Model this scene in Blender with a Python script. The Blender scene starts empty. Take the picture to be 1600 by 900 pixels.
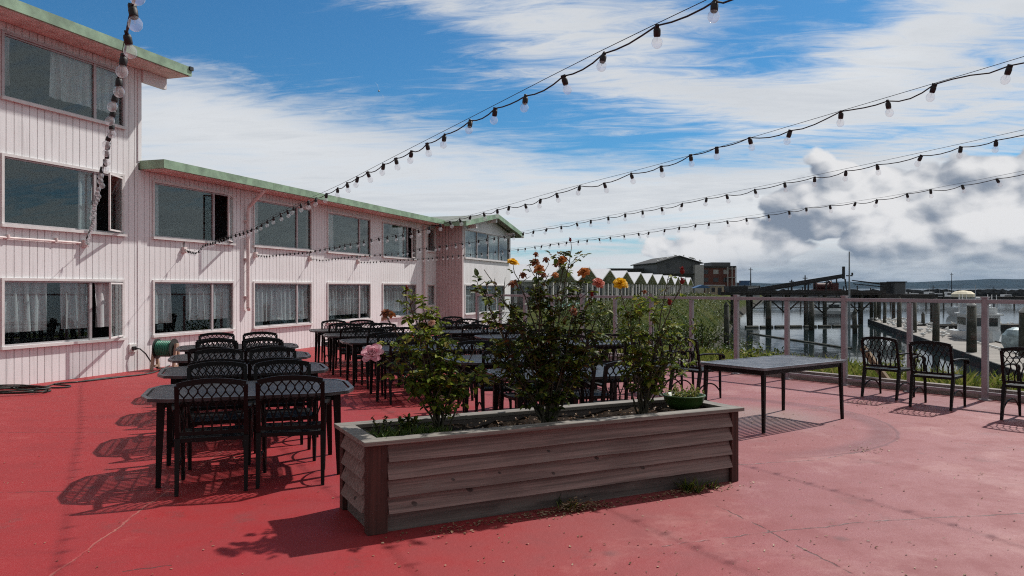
import bpy, math, random
import numpy as np
from mathutils import Vector, Matrix, Euler
random.seed(7)
rng = np.random.default_rng(7)
S = bpy.context.scene
COL = S.collection
F = 1200.0; H = 1.62
R = math.radians

# ------------------------------------------------------------------ helpers
def at(px, py, Y):
    return Vector(((px-800)/F*Y, Y, H-(py-450)/F*Y))
def gnd(px, py, z=0.0):
    Y = (H-z)*F/(py-450)
    return Vector(((px-800)/F*Y, Y, z))

class MB:
    def __init__(s): s.v = []; s.f = []
    def add(s, verts, faces):
        n = len(s.v); s.v += [tuple(p) for p in verts]; s.f += [tuple(i+n for i in f) for f in faces]
    def box(s, x0, x1, y0, y1, z0, z1):
        s.add([(x0,y0,z0),(x1,y0,z0),(x1,y1,z0),(x0,y1,z0),(x0,y0,z1),(x1,y0,z1),(x1,y1,z1),(x0,y1,z1)],
              [(0,3,2,1),(4,5,6,7),(0,1,5,4),(1,2,6,5),(2,3,7,6),(3,0,4,7)])
        return s
    def obox(s, c, size, rz=0, rx=0, ry=0):
        m = Euler((rx,ry,rz)).to_matrix(); h = [k/2 for k in size]; P = []
        for z in (-1,1):
            for x,y in ((-1,-1),(1,-1),(1,1),(-1,1)):
                P.append(Vector(c)+m@Vector((x*h[0],y*h[1],z*h[2])))
        s.add(P, [(0,3,2,1),(4,5,6,7),(0,1,5,4),(1,2,6,5),(2,3,7,6),(3,0,4,7)]); return s
    def bar(s, a, b, w, d=None, w2=None):
        """square bar from a to b, w at a, w2 at b"""
        d = d or w; w2 = w2 or w
        a = Vector(a); b = Vector(b); t = (b-a).normalized()
        up = Vector((0,0,1)) if abs(t.z) < .95 else Vector((0,1,0))
        x = t.cross(up).normalized(); y = x.cross(t).normalized()
        P = []
        for p, k in ((a,1.0),(b,w2/w)):
            for i,j in ((-1,-1),(1,-1),(1,1),(-1,1)): P.append(p+x*(i*w*k/2)+y*(j*d*k/2))
        s.add(P, [(0,3,2,1),(4,5,6,7),(0,1,5,4),(1,2,6,5),(2,3,7,6),(3,0,4,7)]); return s
    def tube(s, pts, r, n=6, cap=True):
        pts = [Vector(p) for p in pts]; m = len(pts)
        rr = r if isinstance(r,(list,tuple)) else [r]*m
        prev = None; V = []
        for i,p in enumerate(pts):
            t = (pts[min(i+1,m-1)]-pts[max(i-1,0)])
            t = t.normalized() if t.length > 1e-9 else Vector((0,0,1))
            if prev is None:
                up = Vector((0,0,1)) if abs(t.z) < .9 else Vector((1,0,0))
                x = t.cross(up).normalized()
            else:
                x = prev-t*prev.dot(t)
                x = x.normalized() if x.length > 1e-6 else t.orthogonal().normalized()
            prev = x; y = t.cross(x)
            for k in range(n):
                a = 2*math.pi*(k+.5)/n
                V.append(p+(x*math.cos(a)+y*math.sin(a))*rr[i])
        Fc = []
        for i in range(m-1):
            for k in range(n):
                k2 = (k+1)%n
                Fc.append((i*n+k, i*n+k2, (i+1)*n+k2, (i+1)*n+k))
        if cap: Fc.append(tuple(range(n-1,-1,-1))); Fc.append(tuple((m-1)*n+k for k in range(n)))
        s.add(V, Fc); return s
    def lathe(s, prof, n=16, c=(0,0,0), ax='z', cap=True):
        V = []
        for r,z in prof:
            for k in range(n):
                a = 2*math.pi*k/n; x, y = r*math.cos(a), r*math.sin(a)
                p = (x,y,z) if ax=='z' else ((z,x,y) if ax=='x' else (y,z,x))
                V.append((p[0]+c[0],p[1]+c[1],p[2]+c[2]))
        Fc = []
        for i in range(len(prof)-1):
            for k in range(n):
                k2 = (k+1)%n; Fc.append((i*n+k,i*n+k2,(i+1)*n+k2,(i+1)*n+k))
        if cap: Fc.append(tuple(range(n-1,-1,-1))); Fc.append(tuple((len(prof)-1)*n+k for k in range(n)))
        s.add(V, Fc); return s
    def prism(s, poly, axis, a, b):
        """poly 2-d points extruded along axis from a to b"""
        n = len(poly)
        def P(q, t):
            return {'x':(t,q[0],q[1]),'y':(q[0],t,q[1]),'z':(q[0],q[1],t)}[axis]
        s.add([P(q,a) for q in poly]+[P(q,b) for q in poly],
              [tuple(range(n-1,-1,-1)), tuple(range(n,2*n))]+[(i,(i+1)%n,n+(i+1)%n,n+i) for i in range(n)]); return s
    def mesh(s, name, mat, smooth=False):
        me = bpy.data.meshes.new(name); me.from_pydata(s.v, [], s.f); me.update()
        if mat: me.materials.append(mat)
        if smooth: me.polygons.foreach_set('use_smooth', [True]*len(me.polygons))
        import bmesh
        if len(s.f) < 40000:
            bm = bmesh.new(); bm.from_mesh(me); bmesh.ops.recalc_face_normals(bm, faces=bm.faces); bm.to_mesh(me); bm.free()
        return me
    def build(s, name, mat, parent=None, smooth=False, bevel=0, **props):
        o = bpy.data.objects.new(name, s.mesh(name, mat, smooth)); COL.objects.link(o)
        if parent is not None: o.parent = parent
        if bevel:
            b = o.modifiers.new('bevel','BEVEL'); b.width = bevel; b.segments = 2; b.limit_method = 'ANGLE'
        for k,v in props.items(): o[k] = v
        return o

def thing(name, label, cat, loc=(0,0,0), rz=0, group=None):
    o = bpy.data.objects.new(name, None); COL.objects.link(o)
    o.empty_display_size = .1
    o.location = loc; o.rotation_euler = (0,0,rz); o['label'] = label; o['category'] = cat
    if group: o['group'] = group
    return o
def tag(o, label, cat, group=None):
    o['label'] = label; o['category'] = cat
    if group: o['group'] = group
    return o
def dup(root, loc, rz, label=None, group=None, scale=None):
    r = root.copy(); COL.objects.link(r); r.location = loc; r.rotation_euler = (0,0,rz)
    if label: r['label'] = label
    if group: r['group'] = group
    if scale: r.scale = (scale,)*3
    for ch in list(root.children):
        c = ch.copy(); COL.objects.link(c); c.parent = r
        for g in list(ch.children):
            d = g.copy(); COL.objects.link(d); d.parent = c
    return r

# ------------------------------------------------------------------ materials
class NT:
    def __init__(s, tree): s.t = tree; s.n = tree.nodes; s.l = tree.links
    def new(s, typ, **kw):
        nd = s.n.new(typ)
        for k,v in kw.items(): setattr(nd, k, v)
        return nd
    def put(s, sock, val):
        if hasattr(val,'is_linked') or isinstance(val, bpy.types.NodeSocket): s.l.new(val, sock)
        else: sock.default_value = val
    def math(s, op, a, b=0.0, c=None, clamp=False):
        nd = s.new('ShaderNodeMath', operation=op, use_clamp=clamp)
        s.put(nd.inputs[0], a); s.put(nd.inputs[1], b)
        if c is not None: s.put(nd.inputs[2], c)
        return nd.outputs[0]
    def vmath(s, op, a, b=(0,0,0), scale=None):
        nd = s.new('ShaderNodeVectorMath', operation=op)
        s.put(nd.inputs[0], a); s.put(nd.inputs[1], b)
        if scale is not None: s.put(nd.inputs[3], scale)
        return nd.outputs['Value'] if op in ('DOT_PRODUCT','LENGTH','DISTANCE') else nd.outputs['Vector']
    def noise(s, vec, scale, detail=4, rough=.55, dist=0.0, out='Fac'):
        nd = s.new('ShaderNodeTexNoise')
        s.put(nd.inputs['Vector'], vec); nd.inputs['Scale'].default_value = scale
        nd.inputs['Detail'].default_value = detail; nd.inputs['Roughness'].default_value = rough
        nd.inputs['Distortion'].default_value = dist
        return nd.outputs[out]
    def mix(s, fac, a, b, mode='MIX'):
        nd = s.new('ShaderNodeMix', data_type='RGBA', blend_type=mode)
        s.put(nd.inputs[0], fac)
        for i,x in ((6,a),(7,b)):
            if isinstance(x,(tuple,list)): x = tuple(x)+(1,) if len(x)==3 else x
            s.put(nd.inputs[i], x)
        return nd.outputs[2]
    def ramp(s, x, lo, hi, a=0.0, b=1.0, smooth=True):
        nd = s.new('ShaderNodeMapRange', interpolation_type='SMOOTHSTEP' if smooth else 'LINEAR')
        s.put(nd.inputs[0], x); nd.inputs[1].default_value = lo; nd.inputs[2].default_value = hi
        nd.inputs[3].default_value = a; nd.inputs[4].default_value = b
        return nd.outputs[0]

def newmat(name):
    m = bpy.data.materials.new(name); m.use_nodes = True
    t = NT(m.node_tree); b = m.node_tree.nodes['Principled BSDF']
    return m, t, b
def objco(t): return t.new('ShaderNodeTexCoord').outputs['Object']
def mul(c, k): return tuple(min(1,x*k) for x in c)

def M(name, col, rough=.6, var=.18, scale=6, bump=.15, bscale=60, metal=0, spec=.5, stretch=None, rnd=0):
    m, t, b = newmat(name)
    co = objco(t)
    if stretch: co = t.vmath('MULTIPLY', co, stretch)
    n = t.noise(co, scale, 5, .6)
    c = t.mix(t.ramp(n,.3,.7), mul(col,1-var), mul(col,1+var))
    if rnd:
        oi = t.new('ShaderNodeObjectInfo').outputs['Random']
        c = t.mix(1.0, c, t.mix(oi, (1-rnd,)*3, (1,)*3), 'MULTIPLY')
    t.l.new(c, b.inputs['Base Color'])
    b.inputs['Roughness'].default_value = rough; b.inputs['Metallic'].default_value = metal
    b.inputs['Specular IOR Level'].default_value = spec
    if bump:
        bn = t.new('ShaderNodeBump'); bn.inputs['Strength'].default_value = bump; bn.inputs['Distance'].default_value = .01
        t.l.new(t.noise(co, bscale, 3), bn.inputs['Height']); t.l.new(bn.outputs[0], b.inputs['Normal'])
    return m

def leafmat(name, cols, trans=.35, patch=0):
    """colour per leaf, a little light through the blade"""
    m, t, b = newmat(name)
    g = t.new('ShaderNodeNewGeometry').outputs['Random Per Island']
    if patch:
        g = t.math('ADD', t.math('MULTIPLY', g, .45), t.math('MULTIPLY', t.ramp(t.noise(objco(t), patch, 3), .35, .65), .55))
    cr = t.new('ShaderNodeValToRGB'); t.l.new(g, cr.inputs[0])
    e = cr.color_ramp.elements
    while len(e) < len(cols): e.new(.5)
    for i,(p,c) in enumerate(cols): e[i].position = p; e[i].color = tuple(c)+(1,)
    t.l.new(cr.outputs[0], b.inputs['Base Color']); b.inputs['Roughness'].default_value = .5; b.inputs['Specular IOR Level'].default_value = .18
    tr = t.new('ShaderNodeBsdfTranslucent'); t.l.new(cr.outputs[0], tr.inputs[0])
    mx = t.new('ShaderNodeMixShader'); mx.inputs[0].default_value = trans
    t.l.new(b.outputs[0], mx.inputs[1]); t.l.new(tr.outputs[0], mx.inputs[2])
    t.l.new(mx.outputs[0], m.node_tree.nodes['Material Output'].inputs['Surface'])
    return m

def glass(name, tint=(.8,.85,.86), f0=.05, refl=(1,1,1), rough=.0, frost=0.0):
    """thin glass: see-through with a mirror share that grows at grazing angles (the same from both sides)"""
    m, t, b = newmat(name)
    tr = t.new('ShaderNodeBsdfTransparent'); tr.inputs[0].default_value = tint+(1,)
    gl = t.new('ShaderNodeBsdfGlossy'); gl.inputs['Color'].default_value = refl+(1,); gl.inputs['Roughness'].default_value = rough
    g = t.new('ShaderNodeNewGeometry')
    ct = t.math('ABSOLUTE', t.vmath('DOT_PRODUCT', g.outputs['Normal'], g.outputs['Incoming']))
    fr = t.math('MULTIPLY_ADD', t.math('POWER', t.math('SUBTRACT', 1.0, ct, clamp=True), 5.0), 1-f0, f0)
    mx = t.new('ShaderNodeMixShader')
    t.l.new(fr, mx.inputs[0]); t.l.new(tr.outputs[0], mx.inputs[1]); t.l.new(gl.outputs[0], mx.inputs[2])
    out = mx.outputs[0]
    if frost:
        df = t.new('ShaderNodeBsdfTranslucent'); df.inputs[0].default_value = (.9,.9,.9,1)
        d2 = t.new('ShaderNodeBsdfDiffuse'); d2.inputs[0].default_value = (.9,.9,.9,1)
        a = t.new('ShaderNodeMixShader'); a.inputs[0].default_value = .5; t.l.new(df.outputs[0],a.inputs[1]); t.l.new(d2.outputs[0],a.inputs[2])
        m2 = t.new('ShaderNodeMixShader'); m2.inputs[0].default_value = frost; t.l.new(out,m2.inputs[1]); t.l.new(a.outputs[0],m2.inputs[2]); out = m2.outputs[0]
    t.l.new(out, m.node_tree.nodes['Material Output'].inputs['Surface'])
    return m

MAT = {}
def paintmat(name, col, col2, rough=.65):
    """old exterior paint: broad fading, fine vertical run-off and chalky specks"""
    m, t, b = newmat(name)
    co = objco(t)
    n1 = t.noise(co, .7, 5, .6); n2 = t.noise(t.vmath('MULTIPLY', co, (9,9,.55)), 1.6, 5, .65); n3 = t.noise(co, 38, 3)
    c = t.mix(t.ramp(n1,.35,.68), col, col2)
    c = t.mix(t.math('MULTIPLY', t.ramp(n2,.50,.74), .5), c, mul(col,.60))
    c = t.mix(t.math('MULTIPLY', t.ramp(n3,.6,.75), .16), c, mul(col,.5))
    t.l.new(c, b.inputs['Base Color']); b.inputs['Roughness'].default_value = rough
    bn = t.new('ShaderNodeBump'); bn.inputs['Strength'].default_value = .12; bn.inputs['Distance'].default_value = .01
    t.l.new(n3, bn.inputs['Height']); t.l.new(bn.outputs[0], b.inputs['Normal'])
    return m
MAT['wall'] = paintmat('pink_wall_paint', (.73,.718,.722), (.79,.785,.795))
MAT['wallback'] = M('wall_groove_paint', (.42,.36,.35), .8)
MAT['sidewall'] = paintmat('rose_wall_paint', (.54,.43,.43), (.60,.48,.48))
MAT['soffit'] = M('soffit_paint', (.66,.52,.48), .7)
MAT['green'] = M('green_fascia_paint', (.235,.355,.24), .55, var=.3, scale=3)
MAT['roof'] = M('roof_felt', (.20,.22,.20), .9)
MAT['frame'] = M('white_window_frame', (.66,.64,.63), .45, var=.08)
MAT['frame2'] = M('aluminium_window_frame', (.42,.39,.40), .4, var=.08)
MAT['pane'] = glass('window_glass', (.84,.88,.88), .055, (.88,.98,.98))
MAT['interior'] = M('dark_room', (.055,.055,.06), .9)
def curtainmat():
    m, t, b = newmat('curtain_cloth')
    co = objco(t)
    n = t.noise(t.vmath('MULTIPLY', co, (14,1,.6)), 1.5, 3)
    c = t.mix(t.ramp(n,.35,.65), (.40,.40,.41), (.62,.62,.63))
    t.l.new(c, b.inputs['Base Color']); b.inputs['Roughness'].default_value = .9
    return m
MAT['curtain'] = curtainmat()
MAT['black'] = M('black_cast_metal', (.007,.0065,.0065), .5, var=.3, bump=.3, bscale=140, rnd=.3, spec=.22)
MAT['tabletop'] = M('charcoal_cast_tabletop', (.045,.046,.049), .33, var=.3, bump=.35, bscale=90, rnd=.2)
MAT['baretop'] = M('pale_sheen_tabletop', (.13,.132,.14), .30, var=.4, bump=.35, bscale=90, spec=.8)  # paler base puts the sky's reflection into the top's colour
MAT['cord'] = M('black_cord', (.012,.012,.013), .6)
MAT['bulb'] = glass('bulb_glass', (.96,.97,.98), .06, (1,1,1), frost=.12)
MAT['rail'] = M('mauve_rail_paint', (.335,.30,.322), .45, var=.14, scale=4, bump=.05)
MAT['railglass'] = glass('railing_glass', (.93,.95,.95), .008, (1,1,1))
MAT['kerb'] = M('weathered_kerb', (.20,.16,.15), .8, var=.35, scale=3, stretch=(1,1,5))
MAT['conduit'] = M('painted_conduit', (.72,.60,.58), .5, var=.1)
MAT['hose'] = M('dark_hose_rubber', (.015,.022,.018), .5)
MAT['greenhose'] = M('green_hose_rubber', (.02,.16,.10), .4)
MAT['tan'] = M('tan_reel_plastic', (.35,.25,.18), .6)
MAT['whiteplastic'] = M('white_plastic', (.7,.7,.68), .4)
MAT['greenpot'] = M('green_pot_glaze', (.035,.085,.018), .4, var=.15)
MAT['soil'] = M('planter_soil', (.022,.016,.012), 1, var=.5, scale=14, bump=.8, bscale=40, spec=.05)
MAT['stem'] = M('rose_stem', (.05,.045,.025), .7, var=.4, scale=15)
MAT['leaf'] = leafmat('rose_leaves', [(0,(.028,.048,.009)),(.40,(.085,.135,.016)),(.72,(.19,.25,.03)),(.93,(.27,.26,.05)),(1,(.13,.045,.02))], .42)
MAT['leafred'] = leafmat('rose_leaves_dark', [(0,(.018,.028,.009)),(.5,(.05,.08,.014)),(.8,(.17,.22,.03)),(1,(.12,.04,.02))], .36)
MAT['grass'] = leafmat('bank_grass_blades', [(0,(.07,.105,.016)),(.5,(.18,.22,.035)),(.85,(.30,.29,.07)),(1,(.36,.28,.12))], .4)
MAT['bushleaf'] = leafmat('bank_bush_leaves', [(0,(.016,.032,.004)),(.45,(.055,.085,.010)),(.8,(.12,.13,.020)),(1,(.13,.07,.028))], .2, .28)
MAT['lawn'] = leafmat('planter_weeds', [(0,(.03,.06,.01)),(.6,(.07,.12,.02)),(1,(.13,.16,.04))], .4)
MAT['deadleaf'] = leafmat('dead_leaves', [(0,(.10,.05,.03)),(.5,(.24,.14,.08)),(1,(.42,.32,.22))], .15)
def petalmat(name, a, b_):
    return leafmat(name, [(0,a),(1,b_)], .4)
MAT['yellow'] = petalmat('yellow_petals', (.75,.42,.01), (.85,.55,.03))
MAT['orange'] = petalmat('orange_petals', (.48,.15,.04), (.60,.25,.08))
MAT['coral'] = petalmat('coral_petals', (.50,.12,.08), (.60,.20,.14))
MAT['pink'] = petalmat('pink_petals', (.66,.28,.36), (.82,.52,.58))
MAT['peach'] = petalmat('peach_petals', (.70,.40,.30), (.75,.50,.40))
MAT['dried'] = petalmat('dried_petals', (.16,.05,.025), (.30,.11,.05))
MAT['crimson'] = petalmat('crimson_hip', (.20,.02,.02), (.25,.035,.03))

def woodmat(name, col, rough=.8, grain=28, knots=True, axis='x', var=.45):
    m, t, b = newmat(name)
    co = objco(t)
    st = {'x':(.22,9,9),'z':(9,9,.22)}[axis]
    v = t.vmath('MULTIPLY', co, st)
    n = t.noise(v, grain/6, 8, .65, .1); n2 = t.noise(co, 1.6, 4)
    c = t.mix(t.ramp(n,.3,.7), mul(col,1-var), mul(col,1+var))
    c = t.mix(t.math('MULTIPLY', t.ramp(n2,.45,.75), .5), c, mul(col,.6))
    if knots:
        sp = t.new('ShaderNodeSeparateXYZ'); t.l.new(co, sp.inputs[0]); cb = t.new('ShaderNodeCombineXYZ')
        t.l.new(t.math('ADD', sp.outputs[0], sp.outputs[1]), cb.inputs[0]); t.l.new(sp.outputs[2], cb.inputs[1])
        vo = t.new('ShaderNodeTexVoronoi', voronoi_dimensions='2D'); vo.inputs['Scale'].default_value = 3.3
        t.l.new(t.vmath('MULTIPLY', cb.outputs[0], (.8,1.1,1)), vo.inputs['Vector'])
        pick = t.new('ShaderNodeSeparateColor'); t.l.new(vo.outputs['Color'], pick.inputs[0])
        rad = t.math('MULTIPLY_ADD', pick.outputs[0], .10, -.02)
        k = t.math('SUBTRACT', 1.0, t.math('DIVIDE', vo.outputs['Distance'], t.math('MAXIMUM', rad, .004)), clamp=True)
        c = t.mix(t.math('MULTIPLY', t.ramp(k,.0,.35), .85), c, mul(col,.14))
        fg_ = t.noise(t.vmath('MULTIPLY', co, (.5,30,30)), 4.5, 5, .7)
        c = t.mix(t.math('MULTIPLY', t.ramp(fg_,.56,.68), .5), c, mul(col,.42))
        pt_ = t.noise(t.vmath('MULTIPLY', co, (.6,3,3)), 2.6, 5, .65)
        c = t.mix(t.math('MULTIPLY', t.ramp(pt_,.52,.68), .5), c, (.21,.185,.165))
    t.l.new(c, b.inputs['Base Color']); b.inputs['Roughness'].default_value = rough
    bn = t.new('ShaderNodeBump'); bn.inputs['Strength'].default_value = .35; bn.inputs['Distance'].default_value = .006
    t.l.new(n, bn.inputs['Height']); t.l.new(bn.outputs[0], b.inputs['Normal'])
    return m
MAT['siding'] = woodmat('mauve_weathered_siding', (.215,.152,.135), var=.45)
MAT['skirt'] = woodmat('dark_base_board', (.12,.10,.09))
MAT['post'] = woodmat('brown_stained_post', (.06,.022,.017), axis='z', knots=False)
MAT['rim'] = woodmat('grey_weathered_rim', (.20,.182,.16), knots=False, var=.5)
MAT['pierwood'] = M('tarred_pier_timber', (.035,.032,.03), .9, var=.4, scale=2)
MAT['pile'] = M('dark_pile_timber', (.045,.045,.035), .9, var=.5, scale=1.5)
MAT['dock'] = M('dock_planks', (.27,.235,.21), .85, var=.25, scale=1.2, stretch=(1,.1,1))
MAT['gull'] = M('gull_white', (.75,.75,.74), .8, var=.05)
MAT['gullgrey'] = M('gull_grey', (.30,.31,.33), .8, var=.05)
MAT['boatwhite'] = M('boat_gelcoat', (.68,.69,.70), .35, var=.07)
MAT['boatdark'] = M('boat_dark_glass', (.03,.035,.04), .15, var=.1)
MAT['cream'] = M('cream_canvas', (.72,.66,.50), .8)
MAT['silver'] = M('silver_tarp', (.34,.42,.45), .5, var=.35, scale=3, bump=.6, bscale=6)
MAT['cabinroof'] = M('white_metal_roof', (.60,.60,.61), .4, var=.05)
MAT['cabingable'] = M('dark_gable_shingle', (.10,.11,.10), .8, var=.2)
MAT['cabinwall'] = M('pale_cabin_wall', (.55,.56,.54), .7)
MAT['teal'] = M('teal_panel', (.28,.50,.50), .5)
MAT['darkwin'] = M('dark_far_window', (.03,.034,.04), .2, var=.1)
MAT['greymetal'] = M('grey_metal_siding', (.085,.09,.095), .6, var=.12, scale=.6)
MAT['lightgrey'] = M('pale_grey_concrete', (.38,.37,.36), .8)
MAT['brickroof'] = M('tar_roof', (.05,.05,.05), .9)
def brickmat():
    m, t, b = newmat('red_brick')
    br = t.new('ShaderNodeTexBrick'); co = objco(t)
    br.inputs['Color1'].default_value = (.16,.035,.022,1); br.inputs['Color2'].default_value = (.10,.025,.018,1)
    br.inputs['Mortar'].default_value = (.16,.11,.09,1); br.inputs['Scale'].default_value = 2.2
    mp = t.new('ShaderNodeMapping'); mp.inputs['Rotation'].default_value = (R(90),0,0)
    t.l.new(co, mp.inputs[0]); t.l.new(mp.outputs[0], br.inputs['Vector'])
    t.l.new(br.outputs[0], b.inputs['Base Color']); b.inputs['Roughness'].default_value = .85
    return m
MAT['brick'] = brickmat()
MAT['tanwall'] = M('tan_stucco', (.42,.34,.24), .8)
MAT['redmach'] = M('faded_red_machinery', (.08,.02,.018), .6)
MAT['darksteel'] = M('dark_steel', (.018,.019,.022), .6)
MAT['palesteel'] = M('pale_steel', (.25,.27,.29), .5)
MAT['bluetarp'] = M('blue_canopy', (.05,.12,.25), .6)
MAT['rock'] = M('breakwater_rock', (.014,.016,.018), 1, var=.5, scale=.4, bump=.3, bscale=2, spec=0)
MAT['hill'] = M('wooded_hill', (.010,.026,.038), 1, var=.35, scale=.006, bump=0, spec=0)

# ---- deck paint
def deckmat():
    m, t, b = newmat('red_deck_paint')
    co = objco(t)
    wob = t.vmath('SUBTRACT', t.noise(co, 2.2, 4, .6, out='Color'), (.5,.5,.5))
    P = t.vmath('ADD', co, t.vmath('SCALE', wob, scale=.09))
    P = t.vmath('MULTIPLY', P, (1,1,0))
    wf = t.vmath('SUBTRACT', t.noise(co, 14, 3, .6, out='Color'), (.5,.5,.5))
    P2 = t.vmath('MULTIPLY', t.vmath('ADD', P, t.vmath('SCALE', wf, scale=.045)), (1,1,0))
    sep = t.new('ShaderNodeSeparateXYZ'); t.l.new(co, sep.inputs[0])
    x, y = sep.outputs[0], sep.outputs[1]
    big = t.noise(co, .55, 5, .6); mid = t.noise(co, 2.8, 6, .65); fine = t.noise(co, 26, 5, .7); speck = t.noise(co, 95, 3, .6)
    # paler seaward half: faded paint plus sun sheen put into the colour
    fade_sheen = t.ramp(t.math('ADD', t.math('ADD', x, t.math('MULTIPLY', y, .12)), t.math('MULTIPLY', t.math('SUBTRACT', big, .5), 3.0)), -1.2, 3.4)
    c = t.mix(fade_sheen, (.295,.018,.021), (.245,.062,.064))
    c = t.mix(t.math('MULTIPLY', t.ramp(mid,.35,.7), .5), c, t.mix(fade_sheen, (.20,.014,.018), (.180,.042,.046)))
    c = t.mix(t.math('MULTIPLY', t.ramp(fine,.55,.75), .32), c, t.mix(fade_sheen, (.37,.048,.045), (.36,.145,.14)))
    c = t.mix(t.math('MULTIPLY', t.ramp(speck,.62,.72), .4), c, (.10,.03,.03))
    # chalky worn-through paint, long water marks and dirt
    worn = t.ramp(t.math('ADD', t.noise(t.vmath('ADD', co, (3,11,0)), .8, 7, .72), t.math('MULTIPLY', fade_sheen, .06)), .58, .70)
    c = t.mix(t.math('MULTIPLY', worn, .42), c, t.mix(fade_sheen, (.38,.075,.068), (.37,.185,.175)))
    wm = t.noise(t.vmath('MULTIPLY', t.vmath('ADD', co, (0,5,0)), (.35,1.6,1)), 1.3, 7, .7)
    c = t.mix(t.math('MULTIPLY', t.ramp(wm,.54,.72), .40), c, t.mix(fade_sheen, (.17,.016,.02), (.165,.044,.048)))
    dv = t.noise(t.vmath('ADD', co, (7,3,0)), 1.5, 7, .74)
    c = t.mix(t.math('MULTIPLY', t.ramp(dv,.57,.70), .42), c, (.12,.042,.042))
    peel = t.ramp(t.noise(t.vmath('ADD', co, (1,9,0)), 7.5, 6, .7), .68, .72)
    peel = t.math('MULTIPLY', peel, t.ramp(t.noise(co, .6, 3), .48, .6))
    c = t.mix(t.math('MULTIPLY', peel, .6), c, (.28,.21,.19))
    dots = t.new('ShaderNodeTexVoronoi'); dots.inputs['Scale'].default_value = 1.25; t.l.new(P2, dots.inputs['Vector'])
    c = t.mix(t.math('MULTIPLY', t.ramp(dots.outputs['Distance'], .015,.10,1,0), .6), c, (.11,.04,.042))
    # ring stain and bare patch near the bare table
    dist = t.vmath('DISTANCE', P, (2.35,9.45,0))
    ring = t.math('MAXIMUM', t.math('MULTIPLY', t.ramp(t.math('ABSOLUTE', t.math('SUBTRACT', dist, 2.0)), .03, .22, 1, 0), .75), t.ramp(t.math('ABSOLUTE', t.math('SUBTRACT', dist, 2.14)), .008, .035, 1, 0))
    ring = t.math('MULTIPLY', ring, t.ramp(x, 2.2, 3.6))
    c = t.mix(t.math('MULTIPLY', ring, t.ramp(mid,.2,.55,.6,1.0)), c, (.13,.024,.030))
    inner = t.ramp(t.vmath('DISTANCE', P, (3.0,9.7,0)), .35, 1.25, 1, 0)
    c = t.mix(t.math('MULTIPLY', inner, t.ramp(fine,.3,.6,.45,.9)), c, (.24,.155,.135))
    def seg(A, B, w):
        A = Vector(A+(0,)); B = Vector(B+(0,)); ba = B-A
        pa = t.vmath('SUBTRACT', P2, tuple(A))
        h = t.math('DIVIDE', t.vmath('DOT_PRODUCT', pa, tuple(ba)), ba.dot(ba), clamp=True)
        d = t.vmath('LENGTH', t.vmath('SUBTRACT', pa, t.vmath('SCALE', tuple(ba), scale=h)))
        return t.ramp(d, w*.4, w, 1, 0)
    dark = None
    G = lambda px,py: tuple(gnd(px,py)[:2])
    segs = [(G(-20,769),G(250,766)),(G(-10,676),G(172,675)),(G(60,627),G(235,626)),
            (G(1035,853),G(1200,832)),(G(1200,832),G(1350,815)),(G(1350,815),G(1640,800)),
            (G(1150,726),G(1275,719)),(G(1275,719),G(1345,706)),(G(1120,790),G(1330,895)),
            (G(1250,640),G(1330,632)),(G(190,893),G(262,884)),(G(560,650),G(720,636)),
            ((2.6,11.9),(6.6,9.9)),((-6.2,14),(-1.5,13.6)),((-5,17.6),(-1.0,17.0)),((4.6,8.1),(7.5,6.2)),((-3.5,3.3),(1.5,3.1))]
    for A,B in segs:
        k = seg(A, B, .011)
        dark = k if dark is None else t.math('MAXIMUM', dark, k)
    brk = t.ramp(t.noise(co, 5, 3), .36, .5)
    dark = t.math('MULTIPLY', dark, brk)
    c = t.mix(t.math('MULTIPLY', dark, .75), c, (.05,.022,.02))
    pale = t.math('MAXIMUM', seg(G(80,900),G(250,775),.010), seg(G(250,775),G(372,686),.009))
    c = t.mix(t.math('MULTIPLY', t.math('MULTIPLY', pale, t.ramp(t.noise(co,4,3),.35,.6,.15,1)), .6), c, (.36,.15,.12))
    t.l.new(c, b.inputs['Base Color'])
    rr = t.ramp(mid,.3,.7,.52,.72); t.l.new(rr, b.inputs['Roughness'])
    b.inputs['Specular IOR Level'].default_value = .45
    hgt = t.math('SUBTRACT', t.math('ADD', t.math('MULTIPLY', fine,.6), t.math('MULTIPLY', speck,.25)), t.math('MULTIPLY', t.math('MAXIMUM',dark,pale), .8))
    bn = t.new('ShaderNodeBump'); bn.inputs['Strength'].default_value = .45; bn.inputs['Distance'].default_value = .012
    t.l.new(hgt, bn.inputs['Height']); t.l.new(bn.outputs[0], b.inputs['Normal'])
    return m
MAT['deck'] = deckmat()

def landmat():
    m, t, b = newmat('bank_soil_and_grass')
    co = objco(t)
    n = t.noise(co, .35, 6, .65); n2 = t.noise(co, 3, 5, .7)
    c = t.mix(t.ramp(n,.35,.65), (.022,.040,.006), (.075,.080,.018))
    c = t.mix(t.math('MULTIPLY', t.ramp(n2,.45,.7), .6), c, (.05,.045,.028))
    sep = t.new('ShaderNodeSeparateXYZ'); t.l.new(co, sep.inputs[0])
    c = t.mix(t.ramp(sep.outputs[2], -2.6,-1.7, 1, 0), c, (.07,.065,.058))
    t.l.new(c, b.inputs['Base Color']); b.inputs['Roughness'].default_value = 1; b.inputs['Specular IOR Level'].default_value = .05
    bn = t.new('ShaderNodeBump'); bn.inputs['Strength'].default_value = .8; bn.inputs['Distance'].default_value = .15
    t.l.new(n2, bn.inputs['Height']); t.l.new(bn.outputs[0], b.inputs['Normal'])
    return m
MAT['land'] = landmat()

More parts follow.
